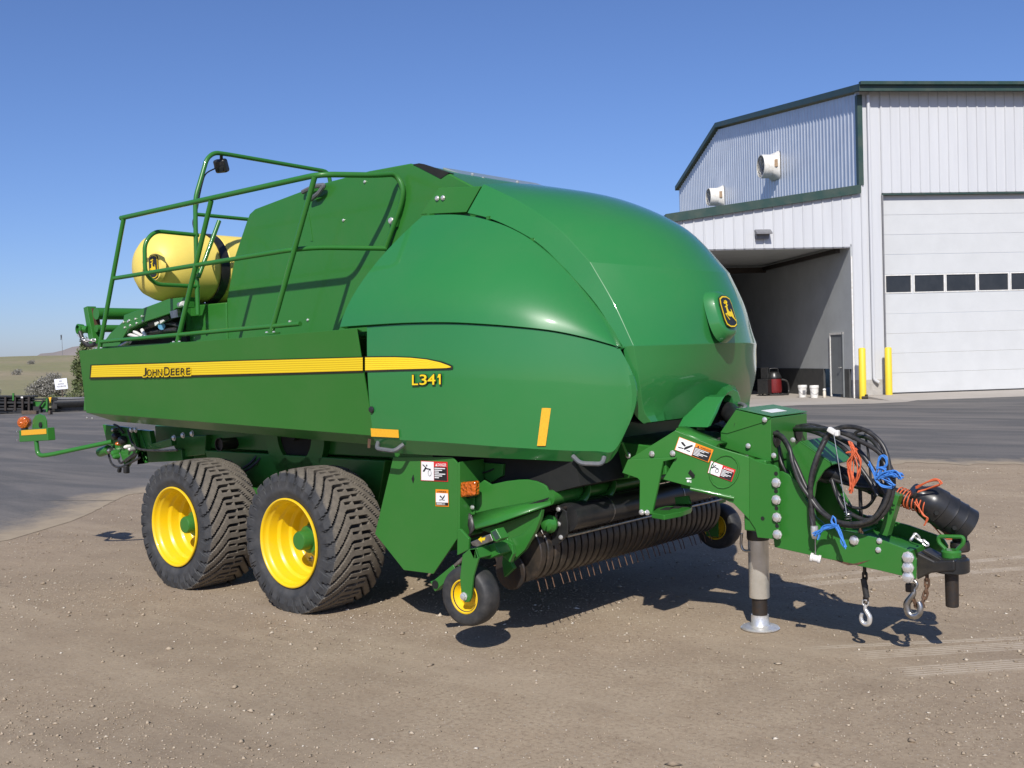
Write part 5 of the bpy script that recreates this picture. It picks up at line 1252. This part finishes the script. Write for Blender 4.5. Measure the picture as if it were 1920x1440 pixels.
# ---- parking jack
JX = 2.828
JK = [(.058, .20), (.058, .74)]
mb = MB(); mb.lathe([(.060, .195), (.062, .2), (.062, .56), (.058, .72), (.02, .72)], (JX, 0, 0), (0, 0, 1), 28); jk = part(mb, 'parking_jack', 'jack_chrome', smooth=50)
mb = MB(); mb.lathe([(.066, .55), (.068, .56), (.068, .64), (.06, .66)], (JX, 0, 0), (0, 0, 1), 28); part(mb, 'jack_sleeve', 'black_paint', jk)
mb = MB(); mb.lathe([(.046, .05), (.046, .21), (.02, .21)], (JX, 0, 0), (0, 0, 1), 24); part(mb, 'jack_leg', 'dark_steel', jk, smooth=50)
mb = MB(); mb.lathe([(.115, .004), (.118, .010), (.110, .018), (.062, .026), (.056, .035), (.052, .09), (.02, .09)], (JX, 0, 0), (0, 0, 1), 32); part(mb, 'jack_foot', 'zinc', jk)
tubepart(fillet([P(1391, 1000, y=-.05), P(1389, 1022, y=-.05), P(1394, 1033, y=-.05), P(1408, 1033, y=-.05)], .03), .009, 'jack_handle', 'steel', 8)
# ---- clevis hitch
mb = MB(); mb.prism([P(*q, y=-.10) for q in ((1718, 1035), (1728, 1040), (1752, 1052), (1775, 1050), (1790, 1050), (1790, 1072), (1768, 1073), (1745, 1075), (1718, 1088))], (0, .2, 0)); ht = part(mb, 'hitch', 'black_paint', bevel=.012, seg=3)
hc = P(1784, 1060, y=0.0); mb = MB(); mb.lathe([(.085, -.035), (.092, -.03), (.092, .035), (.08, .045), (.02, .045)], hc, (0, 0, 1), 26); part(mb, 'hitch_eye', 'black_paint', ht, smooth=40)
mb = MB(); mb.lathe([(.03, -.225), (.034, -.22), (.036, -.03), (.01, -.03)], hc, (0, 0, 1), 20); part(mb, 'hitch_pin', 'dark_steel', ht)
mb = MB(); mb.lathe([(.05, .046), (.052, .075), (.044, .085), (.01, .085)], hc, (0, 0, 1), 22); part(mb, 'pin_head', 'green_paint', ht)
pts = fillet([hc+V((-.03, 0, .085)), hc+V((-.066, 0, .12)), hc+V((-.066, 0, .152)), hc+V((.066, 0, .160)), hc+V((.066, 0, .125)), hc+V((.03, 0, .085))], .03, 5); mb = MB(); mb.tube(pts, .011, 8); part(mb, 'pin_handle', 'green_paint', ht)
mb = MB(); mb.prism([P(*q, y=-.08) for q in ((1726, 1034), (1732, 1031), (1766, 1050), (1758, 1054))], (0, .03, 0)); part(mb, 'hitch_rib', 'black_paint', ht, bevel=.004)
# chains and hooks
def hook(c, U, W_, s_, name, mat):
    pts = [c+U*(x*s_)+W_*(y*s_) for x, y in ((0, .55), (-.02, .3), (.10, .1), (.22, -.12), (.18, -.42), (0, -.52), (-.2, -.42), (-.26, -.18), (-.2, .02))]
    sp = spline(pts, 5); n_ = len(sp); mb = MB(); mb.tube(sp, [s_*(.085+.05*math.sin(math.pi*i/(n_-1))) for i in range(n_)], 9)
    lp = [c+U*(.16*s_*math.cos(2*math.pi*k/14))+W_*(.62*s_+.16*s_*math.sin(2*math.pi*k/14)) for k in range(14)]; mb.tube(lp, .055*s_, 7, closed=True)
    part(mb, name, mat, smooth=60)
XU = V((1, 0, 0)); ZU = V((0, 0, 1))
chain([P(1614, 985, y=-.02), P(1614, 1010, y=-.03)], .036, .0065, 'chain_link', 'rust_shade_steel')
chain([P(1621, 1063, y=-.10), P(1622, 1090, y=-.10), P(1623, 1112, y=-.10), P(1624, 1135, y=-.10)], .034, .0065, 'chain_link', 'dark_steel')
hook(P(1623, 1152, y=-.10), XU, ZU, .105, 'chain_hook', 'zinc')
tubepart([P(1619, 1085, y=-.10), P(1625, 1120, y=-.10)], .018, 'chain_sleeve', 'hose_rubber', 8)
hook(P(1712, 1128, y=-.12), V((-1, 0, 0)), ZU, .15, 'chain_hook', 'steel')
mb = MB(); mb.box(P(1707, 1102, y=-.12), (.05, .03, .05)); part(mb, 'hook_shackle', 'dark_steel', bevel=.008)
chain([P(1738, 1075, y=-.05), P(1738, 1095, y=-.06), P(1735, 1115, y=-.08), P(1726, 1135, y=-.10), P(1716, 1130, y=-.11), P(1711, 1115, y=-.12)], .034, .0065, 'chain_link', 'rust_shade_steel')
chain([P(1708, 1012, y=-.1), P(1716, 1004, y=-.08), P(1724, 1012, y=-.06), P(1734, 1018, y=-.06), P(1744, 1028, y=-.06)], .030, .006, 'chain_link', 'zinc')
# ---- hoses in a loop above the tongue
H = [([(1450, 812, -.2), (1466, 818, -.24), (1480, 840, -.28), (1487, 870, -.30), (1500, 905, -.30), (1520, 935, -.30), (1540, 960, -.31), (1570, 978, -.33), (1605, 982, -.34), (1640, 970, -.34), (1665, 930, -.33), (1668, 880, -.32), (1655, 835, -.3), (1625, 808, -.28), (1590, 800, -.26), (1560, 808, -.25), (1543, 830, -.26), (1530, 870, -.28), (1520, 910, -.29), (1520, 960, -.3), (1524, 990, -.31)], .013),
     ([(1452, 815, -.18), (1470, 826, -.2), (1492, 870, -.22), (1515, 920, -.25), (1545, 962, -.28), (1585, 985, -.3), (1635, 980, -.31), (1668, 945, -.31), (1674, 890, -.3), (1650, 850, -.28), (1615, 828, -.26), (1580, 812, -.24), (1540, 805, -.18), (1490, 804, .05)], .013),
     ([(1486, 803, .1), (1510, 799, .05), (1545, 810, -.05), (1580, 825, -.15), (1610, 845, -.2), (1640, 885, -.22), (1650, 905, -.22), (1660, 925, -.22)], .014),
     ([(1486, 806, .08), (1510, 806, 0), (1540, 815, -.1), (1575, 835, -.18), (1600, 860, -.22), (1632, 905, -.24), (1645, 930, -.25)], .013),
     ([(1486, 802, .12), (1520, 797, .1), (1560, 806, .05), (1600, 815, 0), (1635, 825, -.1), (1655, 860, -.15), (1662, 905, -.18), (1655, 945, -.2), (1630, 975, -.22), (1590, 960, -.2), (1572, 935, -.18), (1560, 900, -.16)], .012),
     ([(1600, 825, -.1), (1606, 810, -.1), (1630, 808, -.1), (1648, 835, -.1), (1652, 870, -.12), (1645, 920, -.12), (1625, 950, -.1), (1595, 950, -.1), (1575, 930, -.1), (1556, 900, -.1)], .009),
     ([(1610, 815, .0), (1611, 870, .0), (1613, 930, .0), (1615, 985, .0)], .011),
     ([(1622, 812, -.04), (1628, 850, -.04), (1632, 890, -.04), (1636, 940, -.04)], .007),
     ([(1550, 895, -.05), (1580, 905, -.05), (1610, 912, -.05), (1650, 915, -.05)], .010),
     ([(1460, 835, -.14), (1466, 870, -.16), (1488, 905, -.2), (1510, 950, -.22), (1540, 985, -.24)], .010),
     ([(1525, 985, -.30), (1520, 930, -.30), (1522, 890, -.3), (1535, 850, -.28), (1552, 818, -.24), (1563, 806, -.2)], .015),
     ([(1340, 828, -.2), (1352, 822, -.15), (1372, 822, -.1)], .010)]
for pts, r_ in H: tubepart(spline([P(a_, b_, y=c_) for a_, b_, c_ in pts], 7), r_, 'hose', 'hose_rubber', 9)
mb = MB(); c = P(1560, 808, y=-.27); mb.box(c, (.05, .035, .03), Matrix.Rotation(.5, 3, 'Y')); mb.box(c+V((.03, 0, -.012)), (.025, .035, .035)); part(mb, 'hose_clip', 'white_plastic', bevel=.008)
mb = MB(); c = P(1527, 993, y=-.32); mb.lathe([(.02, -.02), (.022, .0), (.02, .03), (.014, .05)], c, (0, 0, -1), 12); part(mb, 'coupler', 'zinc')
tubepart([P(1528, 1000, y=-.32), P(1529, 1040, y=-.32)], .004, 'dust_cap_cord', 'steel', 5)
mb = MB(); c = P(1529, 1047, y=-.32); mb.lathe([(.02, -.03), (.026, -.028), (.026, -.015), (.02, -.012), (.02, .012), (.024, .015), (.024, .028), (.01, .03)], c, V((.9, .3, -.2)), 14); part(mb, 'dust_cap', 'white_plastic')
tubepart([P(1563, 812, y=-.28), P(1588, 968, y=-.3)], .003, 'tie_cord', 'steel', 5)
c = P(1590, 972, y=-.3); tubepart([c+V((.018*math.cos(k*.9), .018*math.sin(k*.9), -.01+.0018*k)) for k in range(26)], .003, 'spring', 'steel', 5)
mb = MB(); mb.box(P(1634, 975, y=-.02), (.06, .05, .05)); part(mb, 'plug_block', 'black_plastic', bevel=.006)
# ---- twine tied on hoses and shaft
def twine(name, mat, lab, strands):
    e_ = empty(name, strands[0][0], lab, 'twine'); 
    for i, st in enumerate(strands):
        mb = MB(); mb.tube(spline(st, 6), .0038, 5); mb.obj('strand', mat, e_, smooth=60)
def jit(p, a_): return p+V((random.uniform(-a_, a_), random.uniform(-a_, a_), random.uniform(-a_, a_)))
def bundle(pxs, y, n_, a_): return [[jit(P(u, v, y=y), a_) for u, v in pxs] for _ in range(n_)]
def wrap(c, ax, r_, n_, pitch):
    ax = V(ax).normalized(); u = ax.cross(V((0, 0, 1))).normalized(); v = ax.cross(u)
    return [c+ax*(pitch*k/10)+(u*math.cos(k*.63)+v*math.sin(k*.63))*(r_+random.uniform(0, .004)) for k in range(int(n_*10))]
random.seed(11)
twine('orange_twine', 'twine_orange', 'orange twine hanging from the hoses over the black drive shaft', bundle([(1595, 832), (1601, 845), (1594, 870), (1597, 895), (1595, 922)], -.33, 9, .014)+bundle([(1596, 832), (1600, 842), (1610, 865), (1608, 890), (1598, 912)], -.33, 4, .010)+bundle([(1588, 848), (1600, 846), (1606, 842)], -.33, 2, .006))
twine('blue_twine', 'twine_blue', 'frayed blue twine knotted round the hoses beside the drive shaft', bundle([(1645, 878), (1650, 858), (1660, 856), (1661, 870), (1648, 885), (1646, 893)], -.34, 4, .006)+bundle([(1630, 868), (1636, 885), (1642, 900), (1655, 912), (1670, 914)], -.34, 4, .008)+bundle([(1645, 893), (1660, 890), (1675, 888), (1688, 894)], -.34, 14, .018)+bundle([(1645, 895), (1660, 896), (1672, 905), (1678, 912)], -.34, 5, .012)+bundle([(1640, 890), (1648, 878), (1660, 880), (1655, 890)], -.34, 3, .006))
twine('blue_twine', 'twine_blue', 'blue twine bow tied on the lower hose loop above the tongue plate', bundle([(1561, 968), (1560, 978), (1568, 986), (1566, 972), (1561, 968)], -.36, 2, .004)+bundle([(1567, 985), (1550, 992), (1535, 998), (1527, 1002)], -.36, 7, .010)+bundle([(1568, 986), (1575, 1000), (1580, 1015), (1585, 1028)], -.36, 6, .009)+bundle([(1567, 985), (1545, 990), (1532, 1010)], -.36, 3, .010))
c = ax0.lerp(ax1, .84)
twine('orange_twine', 'twine_orange', 'orange twine wound round the drive shaft behind the bell', [wrap(c, dA, .046, 6, .022), wrap(c+dA*.02, dA, .048, 4, -.018)]+bundle([(1718, 915), (1735, 905), (1755, 900), (1765, 906), (1752, 913), (1722, 922)], -.09, 3, .006)+bundle([(1713, 925), (1728, 960), (1750, 985), (1772, 1008), (1785, 1011)], .06, 1, .004)+bundle([(1716, 940), (1730, 965), (1738, 972), (1732, 985)], -.09, 2, .006))
# ================================================================== LEFT BACKGROUND
# field rising to a crest
def fieldz(d, l):
    t = max(0, min(1, (d-50)/115)); z = 4.3*(t*t*(3-2*t))*.55+4.3*t*.45
    if d > 165: z -= (d-165)*.03
    return z+.10*math.sin(l*.21+d*.13)+.07*math.sin(l*.53-d*.29)+.012
ds_ = [47, 50, 54, 58, 63, 70, 78, 88, 100, 112, 125, 138, 150, 160, 170, 185, 205, 240, 300, 420]
ls_ = [-260, -180, -130]+[-110+3.0*k for k in range(36)]+[30, 90, 180, 300]
mb = MB(); mb.grid([[L(d, l*(d/120 if d > 120 else 1), fieldz(d, l) if d > 48 else .013) for l in ls_] for d in ds_])
tag(mb.obj('field', 'dry_grass', smooth=60), kind='structure')
# far mesa
prof_ = [(55, 672), (70, 667), (77, 663), (100, 661), (118, 657), (136, 650.5), (155, 648), (190, 645), (260, 648), (340, 655), (420, 668), (500, 676)]
rows = []
for dep, fz in ((1500, 0), (1540, .55), (1580, 1.0), (1800, .9), (2000, 0)):
    r_ = []
    for px, py in prof_:
        q = D(px, py, 1580); r_.append(L(dep, (q-CAM).dot(_rt)*dep/1580, max(-3, q.z)*fz-3*(1-fz)))
    rows.append(r_)
mb = MB(); mb.grid(rows); tag(mb.obj('mesa', 'mesa_haze_rock', smooth=60), kind='structure')
# leaf clumps
import numpy as np
def leaves(name, mat, par, blobs, n_, size, seed):
    rg = np.random.default_rng(seed); vs = []; fs = []
    for (c, rad, w_) in blobs:
        k_ = int(n_*w_)
        for _ in range(k_):
            v = rg.normal(size=3); v /= np.linalg.norm(v); r_ = rg.uniform(.35, 1)**.6
            p = np.array(c)+v*np.array(rad)*r_*(1+.18*rg.normal())
            a_ = rg.normal(size=3); a_ /= np.linalg.norm(a_); b_ = np.cross(a_, rg.normal(size=3)); b_ /= np.linalg.norm(b_)
            s_ = size*rg.uniform(.6, 1.5); o = len(vs)
            vs += [tuple(p-a_*s_), tuple(p+b_*s_*.45), tuple(p+a_*s_), tuple(p-b_*s_*.45)]; fs.append((o, o+1, o+2, o+3))
    me = bpy.data.meshes.new(name); me.from_pydata(vs, [], fs); me.materials.append(MT[mat]); me.update()
    o = bpy.data.objects.new(name, me); COL.objects.link(o); setparent(o, par); return o
def gz_(px, py_, dep): # foot on the field under a pixel column
    q = D(px, py_, dep); l = (q-CAM).dot(_rt); return L(dep, l, fieldz(dep, l))
def bush(foot, blobs, lab, mat, n_, size, seed, stems=5, name='sagebrush'):
    e_ = empty(name, foot, lab, 'bush' if name == 'sagebrush' else 'tree')
    bl = [((foot.x+_rt.x*a_+_fw.x*b_, foot.y+_rt.y*a_+_fw.y*b_, foot.z+c_), r_, w_) for a_, b_, c_, r_, w_ in blobs]
    mb = MB(); rr = random.Random(seed)
    for k in range(stems):
        q = bl[k % len(bl)]; c = V(q[0])+V((rr.uniform(-.2, .2), rr.uniform(-.2, .2), 0))
        mb.tube([foot, foot.lerp(c, .5)+V((rr.uniform(-.1, .1), 0, .1)), c], [.05, .03, .01], 6)
    mb.obj('trunk', 'bark', e_, smooth=60); leaves('crown', mat, e_, bl, n_, size, seed); return e_
ft = gz_(88, 733, 62)
bush(ft, [(-.75, 0, .35, (.45, .5, .38), .25), (-.35, 0, .55, (.5, .5, .5), .28), (.05, .1, .7, (.5, .5, .55), .3), (.45, 0, .85, (.45, .45, .55), .3), (.7, 0, .45, (.45, .5, .45), .25), (.1, -.3, .35, (.7, .4, .35), .3)], 'large grey sagebrush on the slope behind the white sign', 'sage_leaf', 3200, .055, 5)
ft = gz_(-6, 735, 62); bush(ft, [(-.1, 0, .3, (.35, .3, .35), 1)], 'small grey sagebrush at the left edge of the picture', 'sage_leaf', 500, .05, 6, 3)
for px, dep, lab, sd in ((30, 95, 'low sage clump on the hillside left of the big bush', 31), (58, 120, 'faint sage clump high on the hillside', 32), (93, 52, 'low green weeds at the foot of the slope behind the timbers', 33), (138, 53, 'green weedy bush at the foot of the slope beside the baler rear', 34)):
    ft = gz_(px, 700, dep); k_ = 1.6 if sd == 34 else 1
    bush(ft, [(0, 0, .22*k_, (.45*k_, .4, .25*k_), 1), (.25, 0, .3*k_, (.3*k_, .3, .3*k_), .5)], lab, 'tree_leaf' if sd > 32 else 'sage_leaf', 420, .05, sd, 3)
ft = gz_(172, 700, 57)
bush(ft, [(0, 0, 1.2, (.85, .7, 1.0), .5), (-.55, 0, 1.7, (.55, .5, .6), .35), (.4, 0, 2.1, (.7, .6, .7), .4), (-.35, 0, 2.5, (.4, .4, .4), .25), (-.6, 0, .8, (.4, .4, .5), .25), (-.3, 0, 3.0, (.25, .25, .3), .1)], 'green leafy tree half hidden behind the rear of the baler', 'tree_leaf', 2400, .075, 9, 9, 'tree')
# flag pole on the crest
q = gz_(118, 670, 158); pl = empty('flag_pole', q, 'thin flag pole with a dark flag on the hill crest', 'flag pole')
mb = MB(); mb.cyl(q+V((0, 0, -.2)), q+V((0, 0, 3.0)), .04, 8, .025); mb.obj('pole', 'fan_grey', pl)
mb = MB(); rows = [[q+V((0, 0, 2.95-.75*i/5))+_rt*(-.04-.13*j/3-.03*i/5)+_fw*(.04*math.sin(j*1.7+i)) for j in range(4)] for i in range(6)]
mb.grid(rows); mb.obj('flag', 'glass_dark', pl, solid=.02)
# sign standing in a blue tub
g = P(121, 770, z=.004); dp_ = (g-CAM).dot(FW)
tb = empty('tub', g, 'light blue plastic tub holding the white sign', 'tub')
mb = MB(); mb.lathe([(.24, 0), (.25, .30), (.23, .30), (.22, .02)], g, (0, 0, 1), 20); mb.obj('shell', 'blue_plastic', tb)
mb = MB(); mb.lathe([(.222, .2), (.01, .21)], g, (0, 0, 1), 20, c0=False); mb.obj('gravel_fill', 'stone', tb)
sg = empty('sign', g+V((0, 0, .212)), 'white placard with black lettering on a leaning dark post', 'sign')
c = [D(q[0], q[1], dp_-.05) for q in ((101.3, 711.3), (124.8, 708.8), (127.5, 728.7), (104.3, 731))]
mb = MB(); mb.tube([g+V((0, 0, .2)), D(118, 745, dp_), D(115, 722, dp_)], .025, 8); mb.obj('post', 'wood', sg)
nb_ = (c[1]-c[0]).cross(c[3]-c[0]).normalized(); nb_ = nb_ if nb_.dot(FW) < 0 else -nb_
mb = MB(); mb.prism(c, -nb_*.02); mb.obj('placard', 'sign_white', sg, smooth=0)
U = (c[1]-c[0]).normalized(); W_ = (c[0]-c[3]).normalized(); uw = (c[1]-c[0]).length; vh = (c[0]-c[3]).length
def sgt(body, u, v, wd, ht):
    mb = MB(); text_on(mb, body, c[3]+U*uw*u+W_*vh*v+nb_*.004, U, W_, uw*wd, vh*ht, 0, .01); mb.obj('lettering', 'label_black', sg, smooth=0)
sgt('WAITING', .22, .43, .52, .14); sgt('FOR SERVICE', .14, .2, .72, .14); sgt('DEERE', .36, .72, .26, .10)
# stored implements
dI = 45.0
def I(px, py, k=0): return D(px, py, dI+k)
def slab(px0, px1, py0, py1, k=0, th=.25, mb=None):
    mb = mb or MB(); return mb.prism([I(px0, py0, k), I(px1, py0, k), I(px1, py1, k), I(px0, py1, k)], FW*th)
im = empty('folded_header', L(dI, (I(20, 780)-CAM).dot(_rt), .004), 'stack of black folded harvester header sections', 'implement')
for i, (a_, b_, y0, y1) in enumerate(((-60, 62, 741.5, 745.5), (-60, 60, 747, 751), (-60, 62, 753, 757), (-60, 50, 759, 763), (-60, 40, 765, 769.5), (-60, 24, 770.5, 775), (-60, 24, 776, 781))):
    mb = slab(a_, b_, y0, y1, .1*(i % 2), .5); mb.obj('beam', 'black_paint', im, bevel=.015)
for px in (8, 26, 40, 52):
    mb = slab(px, px+3.5, 744, 770, -.06, .12); mb.obj('bracket', 'dark_steel', im, smooth=0)
mb = slab(-60, 24, 745, 781, .35, .2); mb.obj('core', 'void_black', im, smooth=0); mb = slab(24, 61, 742, 772, .35, .2); mb.obj('core', 'void_black', im, smooth=0)
mb = slab(23, 26, 737, 751, -.1, .06); mb.obj('upright', 'green_paint', im, smooth=0)
mb = slab(39, 43, 743.5, 746.5, -.08, .01); mb.obj('tag', 'white_plastic', im, smooth=0)
mb = slab(24, 40, 768, 780.5, .0, .35); mb.obj('support', 'black_paint', im, smooth=0)
gf_ = empty('green_frame', L(dI, (I(76, 768)-CAM).dot(_rt), .004), 'green implement frame with a black diagonal brace', 'implement')
mb = slab(63, 88, 752, 766.5, .2, .12); mb.obj('panel', 'green_paint', gf_, smooth=0)
mb = slab(63, 89, 747, 750, .1, .15); mb.obj('rail', 'black_paint', gf_, smooth=0)
mb = slab(86, 89, 747, 772, .05, .15); mb.obj('post', 'green_paint', gf_, smooth=0)
mb = MB(); mb.tube([I(73, 764, .05), I(82, 751, .05)], .04, 8); mb.obj('brace', 'black_paint', gf_)
mb = slab(62, 76, 762, 774, .1, .2); mb.obj('skid', 'black_paint', gf_, smooth=0)
rh = empty('roller_header', L(dI, (I(125, 772)-CAM).dot(_rt), .004), 'black drum roller header lying behind the blue tub', 'implement')
mb = MB(); mb.cyl(I(106, 755, .3), I(190, 752, .3), .21, 20); mb.obj('drum', 'black_plastic', rh)
mb = slab(96, 107, 745, 767, .1, .35); mb.obj('end_plate', 'black_paint', rh, bevel=.02)
mb = slab(104, 190, 745, 748, .15, .3); mb.obj('top_beam', 'fan_grey', rh, smooth=0)
mb = slab(96, 190, 762, 771, .4, .2); mb.obj('base_beam', 'black_paint', rh, smooth=0)
mb = MB(); mb.prism([I(91, 745, -.05), I(96.5, 744.5, -.05), I(94, 756, -.05)], FW*.01); mb.obj('marker_triangle', 'amber_tape', rh, smooth=0)
for (a_, b_, y0, y1, m_, lab) in ((40, 68, 770, 777, 'wood', 'long dark timber on the ground left of the white block'), (68, 90, 767.5, 773, 'white_plastic', 'white block lying between the dark timbers'), (90, 118, 765, 772, 'wood', 'dark timber lying right of the white block'), (90, 94, 770, 777.5, 'wood', 'short timber stub below the right timber')):
    g0 = P((a_+b_)/2, y1, z=.004); k_ = (g0-CAM).dot(FW)
    mb = MB(); mb.prism([D(a_, y0, k_), D(b_, y0, k_), D(b_, y1, k_), D(a_, y1, k_)], FW*.25); tag(mb.obj('timber' if m_ == 'wood' else 'white_block', m_, None, bevel=.015), lab, 'timber' if m_ == 'wood' else 'block')
# ================================================================== GRAVEL
rg = np.random.default_rng(4)
poly = np.array([[p.x, p.y] for p in bw]+[[14, 2], [9, -8], [-3, -9], [-8, -5]])
N_ = 420000
pts = rg.uniform([-9, -7.5], [10, 11], size=(N_*2, 2))
def inside(p, poly):
    x, y = p[:, 0], p[:, 1]; c = np.zeros(len(p), bool); j = len(poly)-1
    for i in range(len(poly)):
        xi, yi = poly[i]; xj, yj = poly[j]
        with np.errstate(divide='ignore', invalid='ignore'):
            t = ((yi > y) != (yj > y)) & (x < (xj-xi)*(y-yi)/(yj-yi+1e-12)+xi)
        c ^= t; j = i
    return c
dd = pts-np.array([CAM.x, CAM.y]); dep = dd@np.array([_fw.x, _fw.y]); lat = dd@np.array([_rt.x, _rt.y])
patch = .5+.5*np.sin(pts[:, 0]*1.3+2*np.sin(pts[:, 1]*.9))*np.sin(pts[:, 1]*1.7+1.5*np.sin(pts[:, 0]*.7))
keep = inside(pts+rg.normal(0, .28, size=pts.shape), poly) & (dep > 2.5) & (np.abs(lat) < dep*.55) & (rg.uniform(size=len(pts)) < .12+.88*patch**1.6) & (rg.uniform(size=len(pts)) < np.clip(7.5/dep, 0, 1)**1.2)
pts = pts[keep]; n_ = len(pts)
sz = np.clip(np.exp(rg.normal(-5.95, .60, n_)), .0014, .022)
base = np.array([[1, 0, 0], [-1, 0, 0], [0, 1, 0], [0, -1, 0], [0, 0, 1], [0, 0, -.6]], float)
ob_ = base[None]*(1+.35*rg.normal(size=(n_, 6, 3))*.5)+rg.normal(size=(n_, 6, 3))*.16
ang = rg.uniform(0, 6.28, n_); ca, sa = np.cos(ang), np.sin(ang)
el = rg.uniform(.75, 1.6, n_); ob_[:, :, 0] *= el[:, None]; ob_[:, :, 2] *= rg.uniform(.4, .8, n_)[:, None]
x_ = ob_[:, :, 0]*ca[:, None]-ob_[:, :, 1]*sa[:, None]; y_ = ob_[:, :, 0]*sa[:, None]+ob_[:, :, 1]*ca[:, None]
ver = np.stack([x_*sz[:, None]+pts[:, None, 0], y_*sz[:, None]+pts[:, None, 1], ob_[:, :, 2]*sz[:, None]+sz[:, None]*.25], 2).reshape(-1, 3)
ft_ = np.array([[0, 2, 4], [2, 1, 4], [1, 3, 4], [3, 0, 4], [2, 0, 5], [1, 2, 5], [3, 1, 5], [0, 3, 5]])
fc = (ft_[None]+6*np.arange(n_)[:, None, None]).reshape(-1, 3)
me = bpy.data.meshes.new('gravel'); me.vertices.add(len(ver)); me.vertices.foreach_set('co', ver.ravel())
me.loops.add(fc.size); me.loops.foreach_set('vertex_index', fc.ravel().astype(np.int32))
me.polygons.add(len(fc)); me.polygons.foreach_set('loop_start', np.arange(0, fc.size, 3, dtype=np.int32)); me.polygons.foreach_set('loop_total', np.full(len(fc), 3, np.int32))
me.update(calc_edges=True); me.materials.append(MT['stone'])
gv = bpy.data.objects.new('gravel', me); COL.objects.link(gv); tag(gv, 'loose pale gravel scattered over the packed dirt', 'gravel', kind='stuff')
